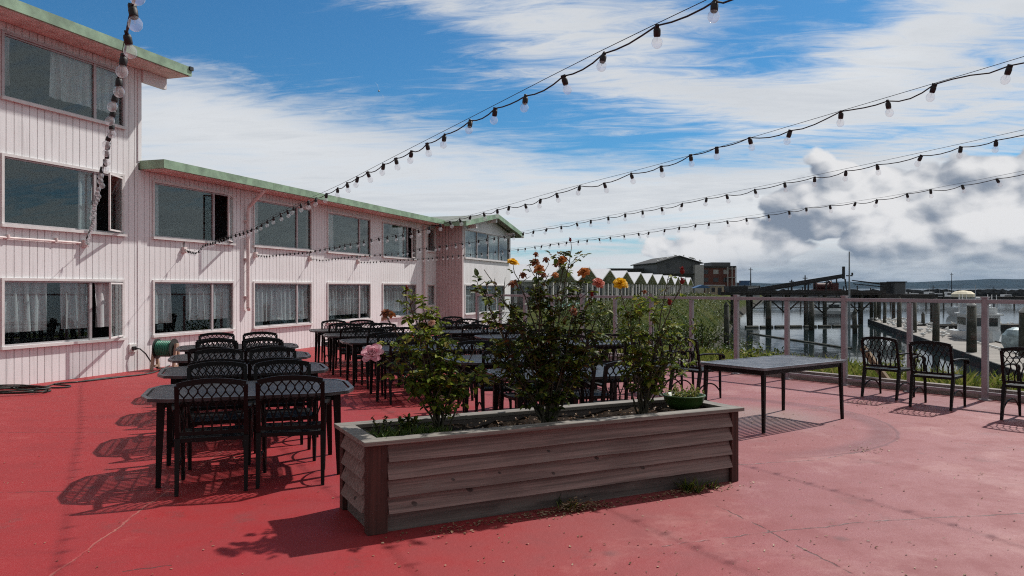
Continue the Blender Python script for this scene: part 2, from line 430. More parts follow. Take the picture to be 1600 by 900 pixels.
def watermat():
    m, t, b = newmat('harbour_water')
    co = objco(t)
    b.inputs['Base Color'].default_value = (.012,.022,.025,1); b.inputs['Roughness'].default_value = .06
    b.inputs['IOR'].default_value = 1.333
    h = t.math('ADD', t.noise(t.vmath('MULTIPLY', co, (1,.6,1)), .9, 4, .6), t.math('MULTIPLY', t.noise(co, .12, 3), 2.0))
    bn = t.new('ShaderNodeBump'); bn.inputs['Strength'].default_value = .10; bn.inputs['Distance'].default_value = .12
    t.l.new(h, bn.inputs['Height']); t.l.new(bn.outputs[0], b.inputs['Normal'])
    return m
MAT['water'] = watermat()

# ------------------------------------------------------------------ hotel
P0 = Vector((-8.25,12.4,0)); ANG = math.atan2(.9521,.3057)
U = Vector((.3057,.9521,0)); N = Vector((.9521,-.3057,0))
def wl(s, o, z): return P0+U*s+N*o+Vector((0,0,z))
hotel = thing('hotel_building', 'long pale pink wood-clad hotel with green roof edges and three-storey end', 'hotel', P0, ANG)
# local frame: x along the wall, y into the building, z up

def boards(mb, s0, s1, z0, z1, ops, y=0.0, pitch=.142, gap=.013, th=.014):
    x = s0
    while x < s1-1e-6:
        xa, xb = x, min(x+pitch-gap, s1)
        br = sorted(set([xa,xb]+[e for o in ops for e in o[:2] if xa < e < xb]))
        for a,b in zip(br[:-1],br[1:]):
            m = (a+b)/2; cuts = sorted([(o[2],o[3]) for o in ops if o[0] < m < o[1]])
            zz = z0
            for c,d in cuts:
                if c > zz: mb.box(a,b,y,y+th,zz,c)
                zz = max(zz,d)
            if zz < z1: mb.box(a,b,y,y+th,zz,z1)
        x += pitch
def slab(mb, s0, s1, z0, z1, ops, y0, y1):
    br = sorted(set([s0,s1]+[e for o in ops for e in o[:2] if s0 < e < s1]))
    for a,b in zip(br[:-1],br[1:]):
        m = (a+b)/2; cuts = sorted([(o[2],o[3]) for o in ops if o[0] < m < o[1]]); zz = z0
        for c,d in cuts:
            if c > zz: mb.box(a,b,y0,y1,zz,c)
            zz = max(zz,d)
        if zz < z1: mb.box(a,b,y0,y1,zz,z1)

def curtain_mb(x0, x1, z0, z1, y, waves=None, seed=0):
    mb = MB(); n = max(8,int((x1-x0)*36)); r = random.Random(seed); ph = r.random()*6
    V = []
    for j in range(5):
        z = z1+(z0-z1)*j/4
        for i in range(n+1):
            x = x0+(x1-x0)*i/n
            V.append((x+.012*j*math.sin(i*.7+ph), y+(.022+.006*j)*math.sin(x*32+ph+.5*math.sin(x*9)), z))
    Fc = [(j*(n+1)+i, j*(n+1)+i+1, (j+1)*(n+1)+i+1, (j+1)*(n+1)+i) for j in range(4) for i in range(n)]
    mb.add(V, Fc); return mb

WSEED = [0]
def window(a, b, c, d, y=0.0, split=.74, open_=0, curtains=(), frame='frame', cas=True, nlites=None):
    """opening a..b, c..d in wall with front at y; casement on the far end"""
    WSEED[0] += 1
    f = MB(); w = .045; pr = .028
    f.box(a-w,b+w,y-pr,y+.08,d,d+w); f.box(a-w,a,y-pr,y+.08,c,d); f.box(b,b+w,y-pr,y+.08,c,d)
    fr = f.build('window', MAT[frame], hotel)
    MB().box(a-w-.02,b+w+.02,y-pr-.035,y+.08,c-.05,c-.001).build('sill', MAT['frame'], fr)
    fi = MB()
    lites = nlites or ([split] if cas else [])
    xs = [a]+[a+(b-a)*k for k in lites]+[b]
    t = .028
    for k in xs[1:-1]: fi.box(k-t,k+t,y-.004,y+.05,c,d)
    for xa,xb in zip(xs[:-1],xs[1:]):
        fi.box(xa,xb,y+.006,y+.045,c,c+t); fi.box(xa,xb,y+.006,y+.045,d-t,d)
    fi.build('mullion', MAT['frame2'], fr)
    for i,(xa,xb) in enumerate(zip(xs[:-1],xs[1:])):
        if open_ and i == len(xs)-2:
            # casement hinged on its far side and swung outwards
            L = xb-xa-.03; hx = xb-.015
            m4 = Matrix.Translation((hx,y-.012,0)) @ Matrix.Rotation(R(open_),4,'Z')
            sb = MB(); q = .03
            for bx in ((-L,-L+q,c+.02,d-.02),(-q,0,c+.02,d-.02),(-L+q,-q,c+.02,c+.02+q),(-L+q,-q,d-.02-q,d-.02)):
                sb.box(bx[0],bx[1],-.02,.012,bx[2],bx[3])
            sb.v = [tuple(m4@Vector(p)) for p in sb.v]
            sb.build('sash', MAT['frame'], fr)
            pb = MB().box(-L+q,-q,-.006,-.001,c+.05,d-.05); pb.v = [tuple(m4@Vector(p)) for p in pb.v]
            pb.build('pane', MAT['pane'], fr)
        else:
            pb = MB().box(xa+(.0 if i==0 else t), xb-(.0 if i==len(xs)-2 else t), y+.022, y+.027, c+t, d-t)
            pb.build('pane', MAT['pane'], fr)
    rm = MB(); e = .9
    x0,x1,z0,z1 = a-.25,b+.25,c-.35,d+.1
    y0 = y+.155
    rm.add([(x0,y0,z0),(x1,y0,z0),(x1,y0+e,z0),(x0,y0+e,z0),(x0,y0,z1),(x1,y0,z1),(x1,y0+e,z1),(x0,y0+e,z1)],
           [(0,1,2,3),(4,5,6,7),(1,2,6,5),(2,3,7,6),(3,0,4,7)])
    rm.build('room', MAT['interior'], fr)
    for (k0,k1,drop) in curtains:
        curtain_mb(a+(b-a)*k0, a+(b-a)*k1, c+drop, d+.02, y+.085, seed=WSEED[0]).build('curtain', MAT['curtain'], fr, smooth=True)
    return (a,b,c,d)

Z1 = (.67,1.74); Z2 = (2.66,3.76); Z3 = (4.72,5.75)
W = [.04,3.29,6.53,9.87,13.23]
E = [2.48,5.72,9.0,12.35,15.75]
tall_ops = [(W[0],E[0])+Z1,(W[0],E[0])+Z2,(W[0],E[0])+Z3]+[(-3.2,-.75)+z for z in (Z1,Z2,Z3)]
low_ops = [(W[i],E[i])+z for i in range(1,5) for z in (Z1,Z2)]+[(16.78,17.38,.98,1.72),(16.78,17.38,3.0,3.82)]
mb = MB(); boards(mb, -8, 2.88, 0.0, 5.93, tall_ops); boards(mb, 2.9, 17.58, 0.0, 3.95, low_ops)
mb.build('wall', MAT['wall'], hotel)
mb = MB(); slab(mb, -8, 2.9, 0, 5.93, tall_ops, .014, .15); slab(mb, 2.9, 17.6, 0, 3.95, low_ops, .014, .15)
mb.box(-8,2.9,6.5,6.6,0,5.93); mb.box(2.9,23.5,6.5,6.6,0,3.95); mb.box(2.78,2.895,.15,6.5,3.9,5.93); mb.box(-8,-7.9,.15,6.5,0,5.93)
mb.build('wall', MAT['wallback'], hotel)
MB().box(2.86,2.945,-.02,.05,4.12,5.93).box(2.86,2.935,-.012,.0,0,3.95).build('corner_trim', MAT['wall'], hotel)
cur_all = [(0,.30,.2),(.33,1,.2)]
window(-3.2,-.75,*Z1, curtains=[(0,1,.2)]); window(-3.2,-.75,*Z2); window(-3.2,-.75,*Z3, curtains=[(.5,1,.2)], frame='frame2')
window(W[0],E[0],*Z1, open_=28, curtains=[(0,.36,.22),(.47,.74,.22),(.76,.96,.22)], split=.70)
window(W[0],E[0],*Z2, open_=24, curtains=[(.62,.76,.02)], frame='frame')
window(W[0],E[0],*Z3, curtains=[(0,.07,.22),(.38,.73,.22),(.76,1,.22)], frame='frame2')
window(W[1],E[1],*Z1, curtains=[(0,.22,.22),(.42,1,.25)], split=.72)
window(W[1],E[1],*Z2, open_=30, curtains=[(0,.10,.05)], split=.74)
window(W[2],E[2],*Z1, curtains=[(0,.98,.12)]); window(W[2],E[2],*Z2, curtains=[(0,.13,.05)])
window(W[3],E[3],*Z1, curtains=[(0,.97,.16)]); window(W[3],E[3],*Z2, curtains=[(0,.16,.05)])
window(W[4],E[4],*Z1, curtains=[(0,.97,.16)]); window(W[4],E[4],*Z2, open_=12, curtains=[(.5,.7,.05)])
window(16.78,17.38,.98,1.72, cas=False, curtains=[(0,1,.02)]); window(16.78,17.38,3.0,3.82, cas=False)
# roofs
MB().box(-8,3.64,-.56,6.9,5.972,6.11).build('roof', MAT['roof'], hotel)
MB().box(-8,3.68,-.6,-.56,5.95,6.13).box(3.64,3.68,-.56,6.9,5.95,6.13).build('fascia', MAT['green'], hotel)
MB().box(-8,3.64,-.56,6.9,5.935,5.968).build('soffit', MAT['soffit'], hotel)
MB().box(2.95,3.58,-.06,.03,5.70,5.93).build('roof_beam', MAT['wall'], hotel)
MB().box(3.60,3.70,-.63,-.585,6.06,6.135).build('gutter_end', MAT['cord'], hotel)
MB().box(2.95,17.0,-.56,6.9,3.992,4.11).build('roof', MAT['roof'], hotel)
fa = MB()
xx = 2.91
while xx < 17.0:
    fa.box(xx, min(xx+3.55,17.02)-.006, -.6+.004*random.random(), -.56, 3.965, 4.135); xx += 3.55
fa.box(2.91,2.95,-.56,-.002,3.965,4.135); fa.build('fascia', MAT['green'], hotel)
MB().box(2.955,17.0,-.555,-.002,3.955,3.988).build('soffit', MAT['soffit'], hotel)
# downspouts and horizontal conduits are fixed to the wall
ds = MB(); ds.tube([(6.2,-.52,3.93),(6.2,-.45,3.85),(6.2,-.10,3.55),(6.2,-.075,3.4),(6.2,-.075,1.16)],.042,8); ds.tube([(6.2,-.075,1.16),(6.25,-.07,1.10)],.05,8)
for z in (1.4,2.3,3.2): ds.box(6.13,6.27,-.085,.0,z,z+.03)
ds.build('downspout', MAT['conduit'], hotel)
MB().tube([(16.35,-.07,3.9),(16.35,-.07,.1)],.04,8).build('downspout', MAT['conduit'], hotel)
# projecting end wing
G0,G1,GY = 17.6,23.5,-1.05
gops = [(17.85,23.25,2.78,3.84),(17.9,22.6,.64,1.72)]
mb = MB(); boards(mb, G0+.02, G1, 0, 4.0, gops, y=GY)
# gable boards clipped under the rake
x = G0+.02
while x < G1:
    xm = min(x+.129, G1); h0 = 4.0; top = lambda q: 4.02+(.50*(1-abs(q-20.55)/2.95))
    mb.add([(x,GY,h0),(xm,GY,h0),(xm,GY,top(xm)),(x,GY,top(x)),(x,GY+.014,h0),(xm,GY+.014,h0),(xm,GY+.014,top(xm)),(x,GY+.014,top(x))],
           [(0,1,2,3),(4,7,6,5),(0,4,5,1),(1,5,6,2),(2,6,7,3),(3,7,4,0)])
    x += .142
mb.build('wall', MAT['wall'], hotel)
mb = MB(); slab(mb, G0+.02, G1, 0, 4.0, gops, GY+.014, GY+.15)
mb.prism([(G0+.02,4.0),(G1,4.0),(G1,4.03),(20.55,4.52),(G0+.02,4.03)],'y',GY+.014,GY+.15)
mb.box(G1-.1,G1,GY+.15,6.5,0,4.0); mb.build('wall', MAT['wallback'], hotel)
mb = MB(); mb.box(G0-.0,G0+.12,GY+.15,-.004,0,4.0); mb.box(G0-.012,G0+.1,GY-.012,GY+.15,0,4.02)
for k in range(7): mb.box(G0-.011,G0,GY+.16+k*.13,GY+.16+k*.13+.117,0,3.99)
mb.build('wall', MAT['sidewall'], hotel)
window(17.85,23.25,2.78,3.84, y=GY, nlites=[.25,.5,.75], curtains=[(0,.22,.02),(.52,.74,.02)])
window(17.9,22.6,.64,1.72, y=GY, nlites=[.27,.54,.78], curtains=[(0,.5,.02),(.55,1,.02)])
rf = MB()
for sgn in (-1,1):
    xe = 20.55+sgn*3.6; ze = 3.98; zr = 4.56
    rf.prism([(20.55,zr),(xe,ze),(xe,ze+.07),(20.55,zr+.07)],'y',GY-.38,6.9)
rf.build('roof', MAT['roof'], hotel)
rk = MB()
for sgn in (-1,1):
    xe = 20.55+sgn*3.62
    rk.prism([(20.55,4.48),(xe,3.90),(xe,4.08),(20.55,4.66)],'y',GY-.43,GY-.385)
rk.box(16.93,16.97,GY-.38,-.605,3.90,4.07); rk.box(24.13,24.17,GY-.38,6.9,3.90,4.07)
rk.build('fascia', MAT['green'], hotel)
bb = MB()
for q in (18.2,20.55,22.9): 
    z = 4.02+.5*(1-abs(q-20.55)/2.95)-.14
    bb.box(q-.06,q+.06,GY-.36,GY-.002,z-.08,z+.06)
bb.build('roof_beam', MAT['wall'], hotel)

# fittings hung on the wall
anchors_s = [1.60,4.12,6.55,8.92,11.55]
anames = ['below the left upper window','beside the second upper window','beside the downspout','under the fourth upper window','under the last upper windows']
for s_,nm in zip(anchors_s,anames):
    t = thing('junction_box', 'small pale electrical box on the pink wall '+nm, 'electrical box', wl(s_,0,2.36), ANG, 'boxes where the light strings start')
    MB().box(-.05,.05,-.07,0.0,0,.13).build('box', MAT['conduit'], t, bevel=.006)
    MB().box(-.03,.03,-.10,-.07,.03,.09).build('cover', MAT['whiteplastic'], t)
    if s_ > 2: MB().tube([(0,-.02,.13),(.01,-.02,.28),(0,-.015,.3)],.009,6).build('stub', MAT['cord'], t)
t = thing('wall_conduit', 'thin painted conduit running level below the left upper window', 'conduit', wl(0,0,2.46), ANG)
MB().tube([(-6,-.03,0),(1.5,-.03,-.03)],.018,8).build('pipe', MAT['conduit'], t)
cl = MB()
for q in (-1.2,.1,1.0): cl.box(q-.015,q+.015,-.055,0,-.035,.03)
cl.build('clip', MAT['conduit'], t)
t = thing('wall_outlet', 'white outdoor socket box low on the pink wall with a plug in it', 'socket', wl(2.72,0,.36), ANG)
MB().box(-.09,.09,-.03,0,0,.17).build('plate', MAT['whiteplastic'], t, bevel=.006)
MB().box(-.03,.04,-.075,-.03,.05,.12).build('plug', MAT['cord'], t)
pc = [wl(2.74,.07,.44),wl(2.80,.12,.43),wl(2.9,.16,.33),wl(3.0,.18,.18),wl(3.08,.22,.05),wl(3.2,.3,.015),wl(3.5,.5,.012)]
tag(MB().tube(pc,.013,6).build('power_cable', MAT['cord'], smooth=True), 'black cable hanging from the wall socket to the deck', 'cable')
# hose on the deck along the wall
def cr(pts, n=8):
    pts = [Vector(p) for p in pts]; out = []
    for i in range(len(pts)-1):
        p0 = pts[max(i-1,0)]; p1 = pts[i]; p2 = pts[i+1]; p3 = pts[min(i+2,len(pts)-1)]
        for k in range(n):
            t_ = k/n
            out.append(.5*((2*p1)+(p2-p0)*t_+(2*p0-5*p1+4*p2-p3)*t_*t_+(3*p1-p0-3*p2+p3)*t_**3))
    out.append(pts[-1]); return out
hp = []
c0 = gnd(22,614); 
for k in range(46):
    a = k*.5; r_ = .42+.05*math.sin(k*1.7)
    hp.append(c0+Vector((math.cos(a)*r_*1.35-.1, math.sin(a)*r_*.8, .016+.0015*k)))
for px,py in ((60,606),(90,600),(120,598),(160,592),(205,588),(240,583),(265,572)): hp.append(gnd(px,py)+Vector((0,0,.012)))
tag(MB().tube(cr(hp,4),.0125,6).build('garden_hose', MAT['hose'], smooth=True), 'dark hose coiled on the red deck at the foot of the pink wall', 'hose')
hp2 = [gnd(px,py)+Vector((0,0,.014)) for px,py in ((-40,611),(0,609),(40,607),(95,607),(110,604),(85,601),(130,597),(190,590),(230,585),(268,574))]
tag(MB().tube(cr(hp2,6),.012,6).build('extension_cable', MAT['cord'], smooth=True), 'black cable trailing across the deck beside the coiled hose', 'cable')
rl = thing('hose_reel', 'tan hose reel wound with green hose standing by the pink wall', 'hose reel', gnd(259,578), ANG+.25)
for sg in (-1,1):
    a = MB(); a.bar((-.13,sg*.22,0),(-.02,sg*.22,.52),.05); a.bar((.13,sg*.22,0),(.02,sg*.22,.52),.05); a.bar((-.13,sg*.22,.08),(.13,sg*.22,.08),.04)
    a.build('frame', MAT['tan'], rl)
    MB().lathe([(.05,-.01),(.20,-.008),(.20,.008),(.05,.01)],20,(0,sg*.17,.42),'y').build('drum', MAT['hose'], rl)
gh = MB()
for k in range(9):
    yy = -.14+.035*k
    gh.tube([(math.cos(a)*.145,yy,.42+math.sin(a)*.145) for a in [i*2*math.pi/20 for i in range(21)]],.017,6)
gh.build('hose', MAT['greenhose'], rl, smooth=True)

# ------------------------------------------------------------------ deck, land, water
def railpt(k): return Vector((4.24-.65*k, 14.5+.85*k, 0))
RN = Vector((.794,.607,0))
edge = [railpt(8.8)+RN*.10, railpt(-24)+RN*.10]
poly = [wl(-9,-.01,0), wl(17.62,-.01,0), wl(17.62,1.04,0), wl(22,1.04,0), wl(22.5,2.0,0), edge[0], edge[1], Vector((20,-8,0)), Vector((-14,-8,0))]
MB().prism([(p.x,p.y) for p in poly],'z',-.25,0).build('deck', MAT['deck'], kind='structure')

shore = np.array([(60,-40),(22,4),(13.5,16),(9.8,26),(10.5,34),(14.9,50),(20.8,70),(31.5,105),(47,150),(66,205),(110,330),(160,480)],float)
def sdist(x, y):
    best = 1e9; sg = 1
    for A,B in zip(shore[:-1],shore[1:]):
        d = B-A; L = d@d; p = np.array((x,y))-A; h = min(1,max(0,(p@d)/L)); q = p-d*h
        dd = math.hypot(*q)
        if dd < best: best = dd; sg = 1 if d[0]*p[1]-d[1]*p[0] > 0 else -1
    return best*sg       # positive on land
def landz(x, y):
    d = sdist(x,y)
    top = -.14+.61*min(1,max(0,(y-22)/45))
    k = min(1,max(0,(d+.8)/6.5)); k = k*k*(3-2*k)
    n = .12*math.sin(x*1.3+y*.4)*math.sin(y*.9-x*.5)+.06*math.sin(x*3.1)*math.sin(y*2.7)
    return -3.9+(top+3.9)*k+n*k*(1-.75*(k>.98))*(1 if y > 8 else .3)
xs = np.concatenate([np.linspace(-160,-20,12),np.linspace(-16,48,86),np.linspace(52,200,40)])
ys = np.concatenate([np.linspace(-40,8,12),np.linspace(9,80,90),np.linspace(83,500,80)])
V = []; Fc = []
for y in ys:
    for x in xs:
        V.append((x,y,landz(x,y)))
nx = len(xs)
for j in range(len(ys)-1):
    for i in range(nx-1): Fc.append((j*nx+i,j*nx+i+1,(j+1)*nx+i+1,(j+1)*nx+i))
# leave nothing of the bank above the deck's underside
def inpoly(x,y):
    c = False; n = len(poly); j = n-1
    for i in range(n):
        a,b = poly[i],poly[j]
        if (a.y > y) != (b.y > y) and x < (b.x-a.x)*(y-a.y)/(b.y-a.y)+a.x: c = not c
        j = i
    return c
V = [(x,y,min(z,-.30)) if (y < 40 and inpoly(x,y)) else (x,y,z) for x,y,z in V]
mb = MB(); mb.add(V,Fc); mb.build('ground', MAT['land'], smooth=True, kind='structure')
mb = MB(); mb.add([(-9000,-3000,-3.0),(14000,-3000,-3.0),(14000,16000,-3.0),(-9000,16000,-3.0)],[(0,1,2,3)])
mb.build('water', MAT['water'], kind='structure')
mb = MB(); mb.add([(-9000,-3000,-6),(14000,-3000,-6),(14000,16000,-6),(-9000,16000,-6)],[(0,1,2,3)])
mb.build('seabed', MAT['land'], kind='structure')
# far hills across the bay
mb = MB(); V = []; Fc = []; nxh = 120
for j,(yy,hs) in enumerate(((6600,0),(7000,.72),(7700,1.0),(8600,.8),(9500,0))):
    for i in range(nxh+1):
        X = -3500+ i*120
        t_ = (X-1600)/7000
        h = 62+48*max(0,min(1,(t_*1.2)))+14*math.sin(X*.0011+1)+7*math.sin(X*.0043)+3*math.sin(X*.013+j)
        if X < 1800: h *= max(.2,1-(1800-X)/4500)
        V.append((X,yy+60*math.sin(X*.002+j),-4+h*hs))
for j in range(4):
    for i in range(nxh): Fc.append((j*(nxh+1)+i,j*(nxh+1)+i+1,(j+1)*(nxh+1)+i+1,(j+1)*(nxh+1)+i))
mb.add(V,Fc); mb.build('hills', MAT['hill'], smooth=True, kind='structure')

# ------------------------------------------------------------------ glass railing
rail = thing('glass_railing', 'mauve metal railing with clear glass panels along the seaward deck edge', 'railing', railpt(0))
def rl_(k, z=0, o=0): return railpt(k)-railpt(0)+RN*o+Vector((0,0,z))
RA = math.atan2(.85,-.65)
KS = list(range(-6,9))
for k in KS:
    tall = k%2 == 0
    p = rl_(k); top = 1.475 if tall else 1.385
    w = .075 if tall else .068
    pm = MB().obox((p.x,p.y,top/2),(w,w,top),RA)
    if tall: pm.obox((p.x,p.y,top+.008),(w+.02,w+.02,.018),RA)
    pm.obox((p.x,p.y,.006),(.15,.15,.012),RA)
    pm.build('post', MAT['rail'], rail)
for k in range(-6,8,2):
    a = rl_(k,1.425); b = rl_(k+2 if k < 8 else k+1,1.425); d = (b-a).normalized()*.04
    MB().bar(a+d,b-d,.085,.055).build('top_rail', MAT['rail'], rail)
    MB().bar(rl_(k,.10)+d,rl_(k+2,.10)-d,.03,.035).build('bottom_rail', MAT['rail'], rail)
for k in KS[:-1]:
    a = rl_(k); b = rl_(k+1); d = (b-a).normalized()*.045
    m_ = (a+b)/2; L = (b-a).length-.09
    MB().obox((m_.x,m_.y,.755),(L,.008,1.27),RA).build('glass_panel', MAT['railglass'], rail)
kb = thing('timber_kerb', 'weathered timber kerb lying along the deck edge under the glass railing', 'kerb', railpt(0))
a = rl_(-24,.072,.19); b = rl_(8.7,.072,.19)
MB().bar(a,b,.14,.16).build('timber', MAT['kerb'], kb)
t = thing('timber_brace', 'slanting wooden brace behind the railing post on the grass bank', 'brace', railpt(-2))
p = RN*.35
MB().bar(p+Vector((.08,-.1,.62)),p+Vector((.48,-.62,-.2)),.09).build('timber', M('brace_wood',(.23,.15,.09),.8), t)

# ------------------------------------------------------------------ chairs and tables
def make_chair(name, label):
    t = thing(name, label, 'chair'); m = MAT['black']
    # sitter faces +y
    by = lambda z: -.215-.17*(z-.42)-.06*max(0,z-.42)**2
    hw = .255
    for sx in (-1,1):
        MB().bar((sx*hw,-.30,0),(sx*hw,-.215,.43),.028,.034,.042).build('leg', m, t)
        MB().tube([(sx*.25,.245,0),(sx*.252,.235,.2),(sx*.255,.225,.43),(sx*.262,.225,.60),(sx*.265,.20,.648)],[.016,.02,.022,.02,.02],6).build('leg', m, t)
        ar = MB(); pts = [(sx*.262,by(.645),.66),(sx*.285,-.1,.668),(sx*.295,.1,.66),(sx*.285,.22,.648),(sx*.28,.275,.615),(sx*.278,.27,.58)]
        pts = cr(pts,4)
        for q in range(len(pts)-1): ar.bar(pts[q],pts[q+1],.048,.02)
        ar.build('armrest', m, t)
        st = MB(); st.tube(cr([(sx*.252,.24,.10),(sx*.25,.12,.20),(sx*.25,-.02,.235),(sx*.25,-.17,.20),(sx*.253,-.27,.12)],4),.011,5)
        st.build('stretcher', m, t)
    se = MB()
    for k in range(8): se.box(-.235,.235,-.20+k*.056,-.20+k*.056+.043,.415,.428)
    se.box(-.25,-.215,-.22,.255,.40,.432); se.box(.215,.25,-.22,.255,.40,.432); se.box(-.25,.25,.25,.275,.395,.43); se.box(-.25,.25,-.235,-.21,.40,.432)
    se.build('seat', m, t)
    bf = MB()
    for sx in (-1,1):
        zs = [.43,.55,.68,.852]
        for z0,z1 in zip(zs[:-1],zs[1:]): bf.bar((sx*hw,by(z0),z0),(sx*hw,by(z1),z1+.004),.033,.03)
    ztop = lambda x: .890-.032*(x/hw)**2
    n = 12; pts = [(-hw+2*hw*i/n, by(ztop(-hw+2*hw*i/n)), ztop(-hw+2*hw*i/n)) for i in range(n+1)]
    for a,b in zip(pts[:-1],pts[1:]): bf.bar(a,b,.026,.042)
    bf.bar((-hw,by(.47),.47),(hw,by(.47),.47),.02,.03)
    bf.build('back_frame', m, t)
    la = MB(); ns = 14
    for i in range(ns):
        xc = -.221+i*.034; sg = 1 if i%2 else -1
        P = []
        z = .475
        while True:
            zt = ztop(xc)-.012
            z = min(z,zt)
            ph = (z-.685)/.062*math.pi if z > .685 else -(.685-z)/.16*math.pi
            x = xc+sg*.0185*math.cos(ph)
            P.append((x,by(z)+.003*sg,z))
            if z >= zt: break
            z += .0155 if z > .68 else .023
        for a,b in zip(P[:-1],P[1:]): la.bar(a,b,.0105,.009)
    la.build('backrest', m, t)
    return t

def outline(L, W, r, n=3):
    """boat-like top: straight long sides, broad rounded ends"""
    P = []
    for cx,cy,a0 in ((L/2-r[0],W/2-r[1],0),(-L/2+r[0],W/2-r[1],90),(-L/2+r[0],-W/2+r[1],180),(L/2-r[0],-W/2+r[1],270)):
        for i in range(n):
            a = R(a0+90*i/(n-1)); P.append((cx+r[0]*math.cos(a), cy+r[1]*math.sin(a)))
    return P
def make_table(name, label, top='tabletop', L=1.74, W=1.08, r=(.25,.30), legx=.70, legy=.40, legw=(.062,.036), pitch=.046, cross=True, z=.73):
    t = thing(name, label, 'table'); m = MAT['black']; mt = MAT[top]
    P = outline(L,W,r); n = len(P); tp = MB()
    # rim
    inner = [(x*(1-.035/ (L/2)),y*(1-.03/(W/2))) for x,y in P]
    V = [(x,y,z-.028) for x,y in P]+[(x,y,z) for x,y in P]+[(x,y,z) for x,y in inner]+[(x,y,z-.028) for x,y in inner]
    Fc = []
    for i in range(n):
        j = (i+1)%n
        for a,b in ((0,1),(1,2),(2,3),(3,0)): Fc.append((a*n+i,a*n+j,b*n+j,b*n+i))
    tp.add(V,Fc)
    def xext(y):
        y = abs(y); yc = W/2-r[1]
        if y <= yc: return L/2
        q = (y-yc)/r[1]; return L/2-r[0]+r[0]*math.sqrt(max(0,1-q*q))
    y = -W/2+.05
    while y < W/2-.05:
        xe = xext(y+pitch*.4)-.055
        tp.box(-xe,xe,y,y+pitch*.66,z-.006,z-.003); y += pitch
    if cross:
        for k in range(-6,7):
            x = k*L/14; ye = W/2-.06
            while ye > .05 and xext(ye) < abs(x)+.05: ye -= .02
            tp.box(x-.008,x+.008,-ye,ye,z-.014,z-.0065)
    tp.build('tabletop', mt, t)
    ap = MB()
    for sy in (-1,1): ap.box(-legx,legx,sy*legy-.012,sy*legy+.012,z-.085,z-.03)
    for sx in (-1,1): ap.box(sx*legx-.012,sx*legx+.012,-legy,legy,z-.085,z-.03)
    ap.build('apron', m, t)
    for sx in (-1,1):
        for sy in (-1,1):
            MB().bar((sx*legx,sy*legy,z-.03),(sx*(legx+.02),sy*(legy+.015),0),legw[0],legw[0],legw[1]).build('leg', m, t)
    return t

TR = R(18.5)
chair0 = None; table0 = None
ords = ['front','second','third','fourth','fifth','sixth']
rows = [('left row nearest the pink wall', [(-2.32+-.62*i,6.85+1.63*i) for i in range(4)]),
        ('middle row by the leftmost rose bush', [(-1.35-.7*i,11.55+1.65*i) for i in range(4)]),
        ('row behind the tall rose bush', [(.62,8.2),(0,9.85),(1.05,12.55),(.2,14.3),(-.66,16.0),(-1.55,18.5)])]
short = ['left row','middle row','row behind the roses']
for ri,(rn,cs) in enumerate(rows):
    for ti,(cx,cy) in enumerate(cs):
        lab = 'black slatted patio table, %s table of the %s' % (ords[ti], rn)
        rz = TR+R(random.uniform(-2,2))
        if table0 is None:
            table0 = tb = make_table('patio_table', lab); tb.location = (cx,cy,0); tb.rotation_euler = (0,0,rz); tb['group'] = 'patio tables set in rows'
        else: tb = dup(table0, (cx,cy,0), rz, lab)
        for sy,side in ((-1,'near'),(1,'far')):
            for sx,hand in ((-1,'left'),(1,'right')):
                if ri == 1 and ti == 0 and sy == -1 and sx == -1: pass
                lx = sx*(.315+random.uniform(-.025,.025)); ly = sy*(.405+random.uniform(0,.05))
                if (ri,ti,sy,sx) == (0,0,-1,-1): lx, ly = -.30,-.44
                if (ri,ti,sy,sx) == (0,0,-1,1): lx, ly = .33,-.42
                X = cx+lx*math.cos(rz)-ly*math.sin(rz); Y = cy+lx*math.sin(rz)+ly*math.cos(rz)
                cz = rz+(0 if sy < 0 else math.pi)+R(random.uniform(-7,7))
                lab = 'black lattice-back armchair, %s %s seat at the %s table of the %s' % (side,hand,ords[ti],short[ri])
                if chair0 is None:
                    chair0 = make_chair('patio_chair', lab); chair0.location = (X,Y,0); chair0.rotation_euler = (0,0,cz); chair0['group'] = 'lattice chairs on the red deck'
                else: dup(chair0, (X,Y,0), cz, lab)
def face(fx,fy): return math.atan2(-fx,fy)
for (x,y,fx,fy,lab) in ((5.62,11.45,.79,.61,'black lattice armchair facing the glass railing just right of the bare table'),
                        (5.84,10.52,.74,.67,'black lattice armchair facing the railing, second from the bare table'),
                        (6.40,9.40,.80,.6,'black lattice armchair by the railing at the right edge of the picture'),
                        (2.72,11.35,.80,.6,'black lattice armchair left of the bare table, facing the water'),
                        (2.28,11.9,.75,.66,'black lattice armchair half behind rose leaves beside the bare table')):
    dup(chair0,(x,y,0),face(fx,fy),lab)
rt = make_table('bare_table', 'empty rectangular slatted black table with slim legs near the railing', 'baretop', 1.70,.92,(.03,.03),.78,.40,(.042,.030),.056,False)
rt.location = (3.20,9.37,0); rt.rotation_euler = (0,0,R(36.5))

